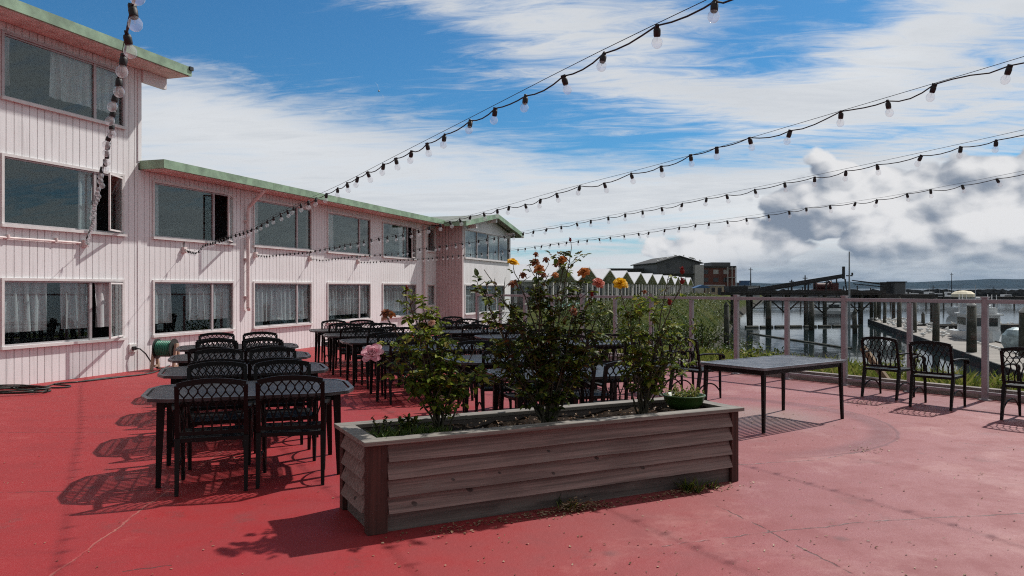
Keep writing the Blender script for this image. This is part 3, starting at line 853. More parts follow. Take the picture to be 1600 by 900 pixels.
# ------------------------------------------------------------------ planter
PA = R(26.75); PL,PD,PH = 3.18,.74,.62
PC = Vector((-.94,5.01,0))
pl = thing('planter_box', 'long low planter box of mauve lapped boards with brown corner posts', 'planter', PC, PA)
def pw(l, d, z): return PC+Vector((math.cos(PA)*l-math.sin(PA)*d, math.sin(PA)*l+math.cos(PA)*d, z))
NB = 4; zb0 = .125; bh = (PH-.035-zb0)/NB
def lap(mb, x0, x1, face_y, sgn):
    for k in range(NB):
        z0 = zb0+k*bh; z1 = z0+bh-.005
        jl = random.uniform(-.003,.003)
        n = max(2,int((x1-x0)/.16)); V = []; wz = 0; wy = 0
        for i in range(n+1):
            x = x0+(x1-x0)*i/n+(random.uniform(0,.006) if i == 0 else (-random.uniform(0,.006) if i == n else 0))
            wz = .7*wz+random.uniform(-.0022,.0022); wy = .7*wy+random.uniform(-.0018,.0018)
            V += [(x,face_y+sgn*(.072+wy),z0+jl+wz),(x,face_y+sgn*.046,z0+jl+wz),(x,face_y+sgn*.006,z1),(x,face_y+sgn*.022,z1)]
        Fc = [(0,1,2,3),tuple(n*4+k_ for k_ in (3,2,1,0))]
        for i in range(n):
            for k_ in range(4): k2 = (k_+1)%4; Fc.append((i*4+k_,i*4+k2,(i+1)*4+k2,(i+1)*4+k_))
        mb.add(V,Fc)
# front and back (face at y=0.05 and y=PD-0.05)
fb = MB(); lap(fb,.135,PL-.075,.055,-1); fb.build('siding', MAT['siding'], pl)
fb = MB(); lap(fb,.135,PL-.135,PD-.055,1); fb.build('siding', MAT['siding'], pl)
for xf,sg in ((.055,-1),(PL-.055,1)):
    e = MB(); lap(e,.09,PD-.09,0,1)
    # rotate the lapped run to the end face: local (x,y,z)->(xf+sg*y, x, z)
    e.v = [(xf+sg*v[1],v[0],v[2]) for v in e.v]; e.build('siding', MAT['siding'], pl)
sk = MB(); sk.box(.05,PL-.03,.036,.05,0,zb0+.02); sk.box(.05,PL-.05,PD-.05,PD-.036,0,zb0+.02); sk.box(.036,.05,.05,PD-.05,0,zb0+.02); sk.box(PL-.05,PL-.036,.05,PD-.05,0,zb0+.02)
sk.build('base_board', MAT['skirt'], pl)
ib = MB(); ib.box(.062,PL-.062,.058,.07,.02,PH-.035); ib.box(.062,PL-.062,PD-.07,PD-.058,.02,PH-.035); ib.box(.058,.062,.07,PD-.07,.02,PH-.035); ib.box(PL-.062,PL-.058,.07,PD-.07,.02,PH-.035)
ib.build('lining', MAT['skirt'], pl)
def post(x0,x1,y0,y1):
    MB().box(x0,x1,y0,y1,0,PH-.034).build('corner_post', MAT['post'], pl, bevel=.004)
post(0,.135,0,.04); post(0,.04,.041,.085); post(PL-.075,PL,-.002,.085); post(0,.085,PD-.085,PD); post(PL-.085,PL,PD-.085,PD)
rm = MB(); o = .035; wd = .125
rm.box(-o,PL+o,-o,-o+wd,PH-.03,PH); rm.box(-o,PL+o+.02,PD+o-wd,PD+o,PH-.031,PH-.001)
rm.box(-o+.002,-o+wd,-o+wd+.003,PD+o-wd-.003,PH-.032,PH-.002); rm.box(PL+o-wd,PL+o,-o+wd+.003,PD+o-wd-.003,PH-.032,PH-.002)
rm.build('rim', MAT['rim'], pl, bevel=.004)
SZ = .545
so = MB(); nxs,nys = 60,14; V=[]
for j in range(nys+1):
    for i in range(nxs+1):
        x = .075+(PL-.15)*i/nxs; y = .072+(PD-.144)*j/nys
        V.append((x,y,SZ+.018*math.sin(x*7+y*5)+.012*math.sin(x*19)*math.sin(y*17)+random.uniform(-.01,.01)))
so.add(V,[(j*(nxs+1)+i,j*(nxs+1)+i+1,(j+1)*(nxs+1)+i+1,(j+1)*(nxs+1)+i) for j in range(nys) for i in range(nxs)])
so.build('soil', MAT['soil'], pl)

# ------------------------------------------------------------------ plants
def leaf_geo(mb, p, d, up, L, Wd, fold=.25, curl=.15):
    """one pointed oval leaf, folded on its midrib"""
    d = d.normalized(); s_ = d.cross(up)
    if s_.length < 1e-4: s_ = d.orthogonal()
    s_ = s_.normalized(); n = s_.cross(d).normalized()
    tip = p+d*L-n*(curl*L)
    a1 = p+d*(L*.30); a2 = p+d*(L*.68)-n*(curl*L*.4)
    V = [p, a1+s_*Wd*.48+n*(Wd*fold), a2+s_*Wd*.42+n*(Wd*fold), tip, a2-s_*Wd*.42+n*(Wd*fold), a1-s_*Wd*.48+n*(Wd*fold), a2, a1]
    mb.add(V,[(0,7,1),(7,6,2,1),(6,3,2),(0,5,7),(7,5,4,6),(6,4,3)])
def rvec(r):
    while True:
        v = Vector((r.uniform(-1,1),r.uniform(-1,1),r.uniform(-1,1)))
        if .05 < v.length < 1: return v.normalized()
def compound(mb, p, d, r, size):
    """rose leaf: a stalk with five (or three) leaflets"""
    d = (d+Vector((0,0,-.12))).normalized(); up = Vector((r.uniform(-.5,.5),r.uniform(-.5,.5),1)).normalized()
    s_ = d.cross(up).normalized(); st = size*r.uniform(.8,1.25)
    stalk = st*1.1
    for f_,sd in ((.45,-1),(.45,1),(.85,-1),(.85,1)):
        q = p+d*(stalk*f_)
        leaf_geo(mb, q, (d*.45+s_*sd+Vector((0,0,r.uniform(-.35,.15)))), up, st*r.uniform(.75,1.0), st*.62, r.uniform(.05,.3), r.uniform(0,.3))
    leaf_geo(mb, p+d*stalk, d+Vector((0,0,-.2)), up, st*1.15, st*.72, r.uniform(.05,.3), r.uniform(0,.3))
def bloom(mb, c, rad, r, petals=(5,6,7,6), open_=.8, droop=0):
    up = Vector((r.uniform(-.4,.4),r.uniform(-1.1,-.3),.9)).normalized() if not droop else Vector((r.uniform(-.5,.5),-.4,-.6)).normalized()
    x = up.orthogonal().normalized(); y = up.cross(x)
    K = len(petals)
    for ri,n in enumerate(petals):
        f_ = (ri+1)/K; tilt = open_*f_*1.25
        for k in range(n):
            a = 2*math.pi*(k+.5*ri)/n+r.uniform(-.2,.2)
            o_ = x*math.cos(a)+y*math.sin(a); tg = up.cross(o_)
            L = rad*(.75+.45*f_)*r.uniform(.88,1.1); wd = rad*(.5+.35*f_)
            G_ = []
            for i in range(4):
                t_ = i/3; ang = tilt*(.35+.65*t_)
                ctr = c-up*rad*.45+o_*(rad*.08+L*t_*math.sin(ang))+up*(L*t_*math.cos(ang))
                for j in (-1,0,1):
                    w = wd*math.sin(math.pi*(.18+.62*t_))*.62
                    cup = -abs(j)*w*.35
                    G_.append(ctr+tg*(j*w)+(o_*cup if True else 0)+rvec(r)*rad*.04)
            n0 = [(i*3+j,i*3+j+1,(i+1)*3+j+1,(i+1)*3+j) for i in range(3) for j in range(2)]
            mb.add(G_,n0)
def rose_bush(label, base, canes, nleaf, flowers, seed, size=.040, leafmat_='leaf', side=.16, low=.22, spread=.05):
    r = random.Random(seed)
    b = thing('rose_bush', label, 'rose bush', base); inv = Vector(base)
    st = MB(); fo = MB(); nodes = []
    for (px,py,dy,wt) in canes:
        Y = base.y+dy; T = at(px,py,Y)-inv
        b0 = Vector((r.uniform(-spread,spread),r.uniform(-spread,spread)*.6,-.03))
        mid = b0.lerp(T,.5)+Vector((r.uniform(-.05,.05)-T.x*.04,r.uniform(-.05,.05),.05))
        pts = cr([b0,mid,T],9)
        rr = [.0095-.0065*i/(len(pts)-1) for i in range(len(pts))]
        pts = [p+rvec(r)*.006 for p in pts]
        st.tube(pts,rr,5)
        n = int(3+6*T.length)
        for k in range(n):
            f_ = r.uniform(low,1)**.9; i = min(len(pts)-1,int(f_*(len(pts)-1)))
            p = pts[i]; d = Vector((r.uniform(-1,1),r.uniform(-1,1),r.uniform(-.1,.9))).normalized()
            L = side*r.uniform(.5,1.5)*(1.15-.55*f_)
            q = p+d*L+Vector((0,0,L*.2))
            tw = cr([p,p.lerp(q,.5)+rvec(r)*.015,q],3)
            st.tube(tw,[.004,.0036,.0034,.003,.0028,.0024,.002][:len(tw)],4)
            for z_ in tw[1:]: nodes.append((z_,wt))
        for i in range(int(len(pts)*low),len(pts)): nodes.append((pts[i],wt))
    ws = [n_[1] for n_ in nodes]
    for _ in range(nleaf):
        p,_w = r.choices(nodes,ws)[0]
        d = Vector((r.uniform(-1,1),r.uniform(-1,1),r.uniform(-.35,.55)))
        compound(fo, p, d, r, size*r.uniform(.65,1.2))
    st.build('stem', MAT['stem'], b, smooth=True)
    fo.build('foliage', MAT[leafmat_], b)
    for (px,py,dy,rad,mt,kind) in flowers:
        c = at(px,py,base.y+dy)-inv
        f = MB()
        if kind == 'hip':
            f.lathe([(.002,-rad),(rad*.7,-rad*.5),(rad*.8,.1*rad),(rad*.5,rad*.8),(rad*.7,rad*1.2)],8,c)
            for k in range(4): leaf_geo(f,c+Vector((0,0,rad*.8)),rvec(r),Vector((0,0,1)),rad*1.4,rad*.6)
        elif kind == 'dry': bloom(f,c,rad,r,(4,5,5),1.5)
        elif kind == 'droop': bloom(f,c,rad,r,(5,6,7,7,6),1.0)
        else: bloom(f,c,rad,r,(4,5,6,7,7),1.15)
        fl = f.build('flower', MAT[mt], b); fl['label'] = {'yellow':'yellow rose bloom','orange':'fading orange rose bloom','coral':'coral rose bloom','pink':'large drooping pink rose bloom','peach':'pale peach rose bloom','dried':'dried brown rose bloom','crimson':'dark red rose hip'}[mt]
        # flower stalk down to the nearest woody point
        bp = min((n_[0] for n_ in nodes if n_[0].z < c.z-.03), key=lambda q:(q-c).length, default=Vector((0,0,.1)))
        MB().tube(cr([bp,bp.lerp(c,.6)+Vector((0,0,.02)),c-Vector((0,0,rad*.4))],3),.003,4).build('flower_stalk', MAT['stem'], b)
    return b
B1 = pw(.65,.36,SZ); B2 = pw(1.56,.37,SZ); B3 = pw(2.46,.36,SZ)
rose_bush('leafy low rose bush at the left end of the planter with one big pink bloom', B1,
    [(634,462,.0,1),(606,500,-.1,1),(660,480,.1,1.2),(690,500,.15,1.3),(720,545,.1,1.4),(735,560,-.05,1.2),(655,520,-.15,1.5),(690,545,.0,1.6),(625,545,.1,1.1),(604,560,-.12,.8),(700,590,-.1,1.3),(668,580,.12,1.4),(640,590,-.05,1),(722,600,.12,1),(745,585,.18,.9)],
    450, [(581,551,-.10,.074,'pink','droop'),(603,486,-.05,.040,'dried','dry'),(612,490,-.07,.026,'orange','dry'),(674,504,.05,.026,'peach','bloom'),(636,452,0,.017,'crimson','hip'),(600,497,-.08,.022,'peach','bloom'),(690,620,-.1,.018,'peach','dry')],
    11, .048, 'leaf', .18, .30)
rose_bush('tall dense rose bush in the middle of the planter with yellow and orange blooms', B2,
    [(757,422,-.1,.35),(745,440,.0,.4),(802,420,0,.5),(836,410,.05,.6),(842,430,-.08,.8),(880,415,.1,.6),(893,388,.0,.7),(905,445,.12,.8),(930,450,.0,.8),(945,470,.1,.8),(762,478,.08,.9),(795,470,-.12,1.4),(860,470,0,1.5),(895,490,-.1,1.4),(820,500,.1,1.8),(850,520,-.05,1.8),(785,530,0,1.8),(765,520,.1,1.3),(830,550,.1,1.8),(890,545,.05,1.7),(930,520,-.05,1.5),(948,500,.08,1.2),(770,560,-.08,1.4),(845,450,.0,1.0),(860,570,-.12,1.4),(800,585,.05,1.2),(915,575,.0,1.3),(940,555,.1,1.2),(755,590,.1,.8)],
    900, [(802,408,0,.042,'yellow','bloom'),(842,418,.0,.040,'orange','dry'),(838,408,.05,.034,'dried','dry'),(850,428,-.08,.030,'dried','dry'),(878,405,.1,.036,'orange','bloom'),(870,412,.06,.030,'dried','dry'),(912,424,.1,.044,'orange','bloom'),(936,441,.0,.044,'coral','bloom'),(897,485,-.05,.032,'dried','dry'),(803,441,-.08,.036,'dried','dry'),(868,428,.0,.024,'orange','dry'),(925,460,.0,.018,'crimson','hip'),(838,396,.03,.022,'dried','dry'),(891,375,.0,.014,'crimson','hip'),(818,428,-.05,.028,'dried','dry'),(853,404,.02,.026,'dried','dry')],
    23, .046, 'leafred', .20, .24)
rose_bush('airy rose bush at the right end of the planter with one yellow bloom', B3,
    [(968,450,-.1,.7),(1045,430,.1,.5),(1066,440,.05,.4),(1000,470,0,1),(985,490,-.08,1.2),(1020,490,.08,1.2),(1040,500,0,1.1),(1058,520,.1,1),(1072,540,-.08,1),(960,500,.1,.9),(975,540,-.1,1),(1010,530,.0,1.2),(1050,560,.1,1),(1076,575,.0,.8),(985,570,.1,.9),(1030,570,-.1,.9),(1084,520,.12,.7)],
    360, [(969,441,-.1,.054,'yellow','bloom'),(1066,424,.05,.026,'crimson','hip'),(1066,440,.05,.024,'crimson','hip'),(1046,473,.1,.024,'crimson','hip'),(1008,455,0,.018,'dried','dry'),(976,446,-.08,.028,'yellow','bloom')],
    37, .046, 'leaf', .18, .28)
# little plants in the planter
def sprig(label, base, h, n, seed, size=.022, mat='leafred', name='seedling', cat='plant'):
    r = random.Random(seed); t = thing(name, label, cat, base); st = MB(); fo = MB()
    for k in range(n):
        T = Vector((r.uniform(-.5,.5)*h,r.uniform(-.4,.4)*h,h*r.uniform(.6,1)))
        pts = cr([Vector((0,0,-.02)),T*.5+Vector((0,0,.04*h)),T],5); st.tube(pts,.0025,4)
        for p in pts[2:]:
            for _ in range(2): leaf_geo(fo,p,rvec(r)+Vector((0,0,.4)),Vector((0,0,1)),size*r.uniform(.7,1.3),size*.55)
    st.build('stem',MAT['stem'],t); fo.build('foliage',MAT[mat],t)
sprig('small upright seedling at the left end of the planter', pw(.20,.40,SZ), .17, 7, 3, .024)
sprig('dark leafy shoot between the seedling and the left rose bush', pw(.42,.42,SZ), .14, 8, 4, .042)
def tuft_mb(mb, c, rad, n, h, r, lean=.5):
    for _ in range(n):
        a = r.uniform(0,6.28); d = rad*math.sqrt(r.random()); p = c+Vector((d*math.cos(a),d*math.sin(a),0))
        hh = h*r.uniform(.5,1.2); dr = Vector((r.uniform(-lean,lean),r.uniform(-lean,lean),1)).normalized(); w = Vector((dr.y,-dr.x+.3,0)).normalized()*hh*.05
        m_ = p+dr*hh*.55; t_ = p+dr*hh+Vector((dr.x,dr.y,-.25))*hh*.35
        mb.add([p-w,p+w,m_+w*.8,m_-w*.8,t_],[(0,1,2,3),(3,2,4)])
r = random.Random(5)
wd = MB()
for l in (.14,.2,.26,.32,.40,.46,.52,.58): tuft_mb(wd, pw(l,r.uniform(.14,.4),SZ-.005), .08, 75, .12, r, .9)
for l in (1.72,1.8): tuft_mb(wd, pw(l,.16,SZ-.005), .05, 40, .06, r, 1)
o_ = wd.build('planter_weeds', MAT['lawn'], kind='stuff'); o_['label'] = 'low green weeds growing on the planter soil'
pm = MB()
for _ in range(380):
    p = pw(r.uniform(.1,PL-.1),r.uniform(.1,PD-.1),SZ+.02)
    leaf_geo(pm,p,Vector((r.uniform(-1,1),r.uniform(-1,1),r.uniform(-.1,.5))),Vector((r.uniform(-.4,.4),r.uniform(-.4,.4),1)),r.uniform(.012,.035),.018)
o_ = pm.build('leaf_litter', MAT['deadleaf'], kind='stuff'); o_['label'] = 'dry leaf litter lying on the planter soil'
lt = MB()
def litter(c, rx, ry, n, h, sz=(.012,.032)):
    for _ in range(n):
        a = r.gauss(0,.45); b_ = r.gauss(0,.45)
        p = c+Vector((math.cos(PA)*a*rx-math.sin(PA)*b_*ry, math.sin(PA)*a*rx+math.cos(PA)*b_*ry, .004+h*max(0,1-abs(a)-abs(b_))*r.random()))
        leaf_geo(lt,p,Vector((r.uniform(-1,1),r.uniform(-1,1),r.uniform(0,.3))),Vector((r.uniform(-.3,.3),r.uniform(-.3,.3),1)),r.uniform(*sz),r.uniform(.008,.02),.1,r.uniform(-.1,.3))
litter(pw(1.52,-.10,0),.35,.10,420,.10); litter(pw(2.55,-.10,0),.6,.10,240,.03); litter(pw(1.0,-.09,0),.7,.08,150,.015); litter(pw(.6,-.12,0),.6,.16,45,.006)
litter(gnd(1180,655),.9,1.2,40,0); litter(gnd(1400,640),1.0,.5,90,.02); litter(gnd(1345,630),.25,.15,60,.03); litter(gnd(1355,705),.25,.2,40,.01)
for _ in range(330):
    px = r.uniform(620,1640)**1.0; py = 650+250*r.random()**.8
    if px < 1160 and py < 770: continue
    p = gnd(px,py)+Vector((0,0,.004))
    leaf_geo(lt,p,Vector((r.uniform(-1,1),r.uniform(-1,1),r.uniform(0,.25))),Vector((r.uniform(-.3,.3),r.uniform(-.3,.3),1)),r.uniform(.008,.03),r.uniform(.006,.016),.1,r.uniform(-.2,.3))
for _ in range(90):
    p = gnd(r.uniform(-20,620),590+310*r.random()**.7)+Vector((0,0,.004))
    leaf_geo(lt,p,Vector((r.uniform(-1,1),r.uniform(-1,1),r.uniform(0,.25))),Vector((0,0,1)),r.uniform(.008,.026),r.uniform(.006,.016),.1,.1)
o_ = lt.build('fallen_leaves', MAT['deadleaf'], kind='stuff'); o_['label'] = 'small dry leaves fallen over the red deck and heaped at the planter foot'
wd = MB()
tuft_mb(wd, pw(2.62,-.06,0), .09, 60, .14, r, .9); tuft_mb(wd, pw(2.85,-.05,0), .07, 35, .09, r, 1); tuft_mb(wd, pw(1.5,-.06,0), .1, 40, .10, r, 1)
o_ = wd.build('deck_weeds', MAT['leafred'], kind='stuff'); o_['label'] = 'thin weeds growing out at the foot of the planter'
# green bowl
bp = pw(2.93,.40,SZ+.03)
bw = thing('flower_bowl', 'shallow green plant bowl standing on the right end of the planter', 'plant pot', bp)
MB().lathe([(.10,0),(.125,.005),(.165,.06),(.178,.105),(.185,.108),(.185,.118),(.17,.118),(.165,.09),(.0,.088)],28,cap=False).build('bowl', MAT['greenpot'], bw, smooth=True)
MB().lathe([(.166,.088),(.1,.098),(.0,.102)],20,cap=False).build('soil', MAT['soil'], bw)
fo = MB(); st = MB()
for k in range(60):
    a = r.uniform(0,6.28); d = .14*math.sqrt(r.random()); p = Vector((d*math.cos(a),d*math.sin(a),.09)); T = p+Vector((r.uniform(-.06,.06),r.uniform(-.06,.06),r.uniform(.03,.11)))
    st.tube([p,T],.0015,4)
    for _ in range(5): leaf_geo(fo,p.lerp(T,r.uniform(.3,1)),rvec(r),Vector((0,0,1)),r.uniform(.018,.035),.016)
fo.build('foliage', MAT['grass'], bw); st.build('stem', MAT['stem'], bw)

# ------------------------------------------------------------------ bank vegetation
r = random.Random(9)
gr = MB()
for _ in range(11000):
    k = r.uniform(-7,9); o = .42+r.random()**1.4*3.6
    p = railpt(k)+RN*o; p.z = landz(p.x,p.y)-.02
    h = r.uniform(.18,.50)*(1 if o < 2.5 else .75); lean = .5
    dr = Vector((r.uniform(-lean,lean),r.uniform(-lean,lean),1)).normalized(); w = Vector((r.uniform(-1,1),r.uniform(-1,1),0)).normalized()*h*.022
    m_ = p+dr*h*.6; t_ = p+dr*h+Vector((dr.x,dr.y,-.2))*h*.3
    gr.add([p-w,p+w,m_,t_],[(0,1,2),(0,2,3)])
o_ = gr.build('bank_grass', MAT['grass'], kind='stuff'); o_['label'] = 'yellow-green grass growing on the bank behind the railing'
gc = MB()
for _ in range(26000):
    y = 16+110*r.random()**1.7; x = r.uniform(max(-4,.08*y),10+.28*y)
    d = sdist(x,y)
    if d < 1.2 or inpoly(x,y): continue
    q = railpt(0); 
    if (Vector((x,y,0))-q).dot(RN) < 1.0: continue
    z = landz(x,y); s_ = .05+.0020*y
    cl_ = .35*max(0,math.sin(x*1.1+2)*math.sin(y*.8)) 
    leaf_geo(gc,Vector((x,y,z+r.random()*(.15+cl_))),rvec(r)+Vector((0,0,.4)),Vector((0,0,1)),s_*r.uniform(.6,1.4),s_*.5)
o_ = gc.build('bank_ground_cover', MAT['bushleaf'], kind='stuff'); o_['label'] = 'mixed low plants covering the slope down to the water'
def shrub(label, c, rad, h, n, seed, size, mat='bushleaf', kind='bank_shrub'):
    q = random.Random(seed); t = thing(kind, label, 'shrub', c, 0, 'shrubs on the bank beyond the railing'); st = MB(); fo = MB()
    tips = []
    for k in range(14):
        a = q.uniform(0,6.28); d = rad*q.uniform(.2,1)
        T = Vector((d*math.cos(a),d*math.sin(a),h*q.uniform(.45,1)*(1.1-.5*d/rad)))
        pts = cr([Vector((0,0,-.1)),T*.5+Vector((0,0,.12*h)),T],4); st.tube(pts,.012,4); tips += pts[2:]
    for _ in range(n):
        p = q.choice(tips)+rvec(q)*rad*q.random()*.28
        leaf_geo(fo,p,rvec(q)+Vector((0,0,.2)),Vector((0,0,1)),size*q.uniform(.6,1.3),size*.55)
    st.build('stem',MAT['stem'],t); fo.build('foliage',MAT[mat],t)
shr = [(1098,21,.8,.9,420,.09,'leafy bank shrub close behind the railing left of the bare table'),
       (1112,30,1.3,1.2,520,.12,'broad bank shrub seen through the glass beside the short post'),
       (1126,42,1.8,1.6,560,.17,'rounded bank shrub halfway down the slope to the water'),
       (1068,25,1.2,1.3,480,.11,'bank shrub behind the right rose bush'),
       (1040,34,1.5,1.5,460,.13,'pale bank shrub between the roses and the cottages'),
       (950,29,1.4,1.2,420,.12,'bank shrub behind the tall rose bush'),
       (880,40,1.6,1.4,380,.15,'bank shrub in front of the nearest cottage'),
       (1150,62,1.6,1.4,400,.2,'dark shrub at the water edge under the pier')]
for i,(px,Y,rad,h,n,sz,lab) in enumerate(shr):
    x = (px-800)/F*Y; shrub(lab, Vector((x,Y,landz(x,Y)-.05)), rad, h, n, 50+i, sz)
# bramble arching behind the railing at the bare table
t = thing('bramble', 'leafy bramble shoots arching over behind the railing above the bare table', 'plant', railpt(0)+RN*.8+Vector((0,0,-.25)))
st = MB(); fo = MB(); inv = t.location.copy()
for tg in ((1165,556,15.4),(1190,546,15.2),(1215,560,15.0),(1150,548,15.6),(1205,553,15.3),(1138,565,15.3),(1178,560,15.4)):
    T = at(*tg)-inv; b0 = Vector((r.uniform(-.6,.1),r.uniform(-.2,.4),0))
    pts = cr([b0,b0.lerp(T,.5)+Vector((0,0,.22)),T],6); st.tube(pts,.006,4)
    for p in pts[4:]:
        for _ in range(4): leaf_geo(fo,p+rvec(r)*.03,rvec(r)+Vector((0,0,.2)),Vector((0,0,1)),r.uniform(.05,.09),.045)
st.build('stem',MAT['stem'],t); fo.build('foliage',MAT['grass'],t)
for i,(px,py,Y) in enumerate(((1412,548,13.6),(1372,585,13.8),(1470,586,12.7),(1575,585,11.6))):
    lab = ['tall weed rising behind the railing between the two armchairs','low weed behind the first armchair at the railing','leafy weed behind the second armchair at the railing','leafy weed behind the railing at the right edge'][i]
    x = (px-800)/F*Y; b0 = Vector((x,Y,landz(x,Y))); hh = at(px,py,Y).z-b0.z
    sprig(lab, b0, max(.3,hh), 7, 70+i, .07, 'grass', 'tall_weed', 'plant')

# ------------------------------------------------------------------ light strings
cr_tabs = {}
def ray_plane(px, py, Wp, d):
    t_ = (px-800)/F       # X = t*Y
    k = (t_*Wp.y-Wp.x)/(d.x-t_*d.y)
    Y = Wp.y+k*d.y
    return k, H-(py-450)/F*Y
strs = [
 ('string of clear globe bulbs hanging nearest the three-storey end', None),
 ('string of clear globe bulbs crossing the middle of the sky to the top edge',
  [(285,389.5),(307,394),(318,383),(336,377.6),(361,368.6),(397,356),(419,343.7),(462.7,321.8),(506.5,304.3),(553,280),(596,258),(647.5,234),(680,217.6),(712,201.4),(749.5,180.8),(795.4,159.8),(847,139),(906.6,103),(978.8,65.7),(1018,43.8),(1060,26.3),(1119,0),(1162,-18)]),
 ('string of clear globe bulbs reaching the right edge highest, third from the left',
  [(397,398),(417,399.7),(442,396.6),(476,393.5),(514,387),(551,379.5),(591.5,371.8),(629,365.5),(672,354),(706.6,345),(747,334.4),(769,330),(790.6,323),(817,320.4),(904,291),(941.6,286.8),(981,272.3),(1022.6,263.5),(1070.7,245),(1121,230),(1180,213),(1245.8,201.4),(1320,172),(1405.6,153),(1502,116),(1600,96)]),
 ('string of clear globe bulbs reaching the right edge second highest',
  [(481,404.4),(504.4,406),(535.5,402),(579,398.2),(616,395.7),(653.7,388.9),(675.5,385.8),(709.7,381),(750,374.9),(781,369.6),(833.6,360.7),(872.6,354),(916,345.6),(966.5,336),(1021.4,326.6),(1051.7,320.8),(1086,313),(1123,306.4),(1162.6,299.9),(1202,291),(1248,281.5),(1298,272),(1353,260.5),(1412,249.5),(1478,234),(1551,221),(1600,208)]),
 ('string of clear globe bulbs hanging lowest over the harbour, farthest from us',
  [(555.7,408.5),(579,409),(622.6,406),(660,403.8),(714.4,398.8),(753,395),(809,389),(838,385),(881,378.6),(931.8,373),(991,365),(1011.6,363),(1081.7,351.5),(1165,341.5),(1230.5,330.5),(1265.6,324),(1302.8,320.5),(1388,309.5),(1434,299),(1484.5,293),(1539,282.4),(1600,270.5)])]
SDIR = Vector((.487,-.873,0))
sock = MB(); sock.lathe([(.006,.0),(.012,-.003),(.014,-.012),(.0135,-.030),(.011,-.036)],10); sock.box(-.011,.011,-.006,.006,-.004,.011)
sock_me = sock.mesh('bulb', MAT['cord'], True)
gl = MB(); prof = []
for i in range(11):
    a = math.pi*i/10; prof.append((max(.0006,.0225*math.sin(a)) if i > 1 else (.010 if i == 0 else .0125), -.034-.0245+.0235*math.cos(a) if i else -.033))
gl.lathe(prof,14); gl.lathe([(.0022,-.036),(.003,-.048),(.001,-.056)],6)
gl_me = gl.mesh('globe', MAT['bulb'], True)
for si,(lab,pts) in enumerate(strs):
    Wp = wl(anchors_s[si],.085,2.42)
    P = []
    if pts is None:
        for px,py in ((128,378),(136,372),(144,349),(146,329),(151,304),(158,267),(165,247),(172,207),(180,163),(183,133),(192,97),(197,57),(204,20),(209,0),(222,-60),(250,-170)):
            Y = 1200*(2.47-H)/(450-py); 
            if py == 378: P.append(Wp.copy()); continue
            P.append(Vector(((px-800)/F*Y,Y,2.47)))
    else:
        P.append(Wp.copy())
        for px,py in pts[1:]:
            k,z = ray_plane(px,py,Wp,SDIR); q = Wp+SDIR*k; q.z = z; P.append(q)
        e = (P[-1]-P[-3]).normalized(); P.append(P[-1]+e*1.6+Vector((0,0,.05)))
    C = cr(P,8)
    # arc-length resample
    L = [0]
    for a,b in zip(C[:-1],C[1:]): L.append(L[-1]+(b-a).length)
    def pt(s_):
        s_ = min(max(s_,0),L[-1]-1e-6)
        i = int(np.searchsorted(L,s_,'right'))-1; f_ = (s_-L[i])/max(1e-9,L[i+1]-L[i]); return C[i].lerp(C[i+1],f_)
    sl = thing('string_light', lab, 'string lights', Wp, 0, 'strings of globe bulbs over the deck')
    s_ = .16; nb = 0; marks = []
    rr = random.Random(si+90)
    while s_ < L[-1]-.1: marks.append(s_); s_ += .305+rr.uniform(-.06,.06)
    # cord droops a touch between its sockets
    cp = []
    for i_,(a,b) in enumerate(zip([0]+marks,marks+[L[-1]-.001])):
        for j in range(4):
            f_ = j/4; q = pt(a+(b-a)*f_)-Wp; q.z -= (.012 if i_%3 else .022)*4*f_*(1-f_)*(1 if si != 1 or a > 1 else .3); cp.append(q)
    MB().tube(cp,.0036,5).build('cord', MAT['cord'], sl)
    wp = []; nseg = 14
    for j in range(nseg+1):
        q = pt(L[-1]*j/nseg)-Wp; q.z += .018 if 0 < j < nseg else 0; wp.append(q)
    MB().tube(cr(wp,3),.0016,4).build('support_wire', MAT['darksteel'], sl)
    for i,mk in enumerate(marks):
        bo = bpy.data.objects.new('bulb', sock_me); COL.objects.link(bo); bo.parent = sl
        bo.location = pt(mk)-Wp-Vector((0,0,.006)); bo.rotation_euler = (rr.uniform(-.35,.35),rr.uniform(-.35,.35),rr.uniform(0,6))
        go = bpy.data.objects.new('globe', gl_me); COL.objects.link(go); go.parent = bo; go.scale = (.94,.94,.97)

# ------------------------------------------------------------------ cottages and buildings beyond
def make_cottage(label):
    t = thing('cottage', label, 'cottage'); w,dp,eh,rh = 7.3,9.0,2.35,3.45
    MB().box(0,w,0,dp,-.9,eh).build('wall', MAT['cabinwall'], t)
    g = MB(); g.prism([(.1,eh+.003),(w-.1,eh+.003),(w/2,rh-.05)],'y',-.55,-.45); g.build('gable', MAT['cabingable'], t)
    MB().prism([(.1,eh+.003),(w-.1,eh+.003),(w/2,rh-.05)],'y',dp-.12,dp-.02).build('gable', MAT['cabingable'], t)
    rf = MB()
    for sg in (-1,1):
        xe = w/2+sg*(w/2+.15)
        rf.prism([(w/2,rh),(xe,eh-.08),(xe,eh+.03),(w/2,rh+.12)],'y',-3.1,dp+.4)
    rf.build('roof', MAT['cabinroof'], t)
    f = MB()
    for k in range(5): f.box(.05+k*1.76,.19+k*1.76,-2.95,-2.81,-.9,eh-.09)
    f.build('porch_post', MAT['frame'], t)
    for k in range(3):
        wn = MB().box(.7+k*2.2,2.1+k*2.2,-.05,-.004,.5,2.0).build('window', MAT['darkwin'], t)
    MB().box(.2,w-.2,-2.80,-2.74,-.5,.75).build('balcony_panel', MAT['teal'], t)
    # end wall facing the camera, with its window
    MB().box(-.05,-.004,2.2,4.4,.7,1.9).build('window', MAT['darkwin'], t)
    return t
cot = None
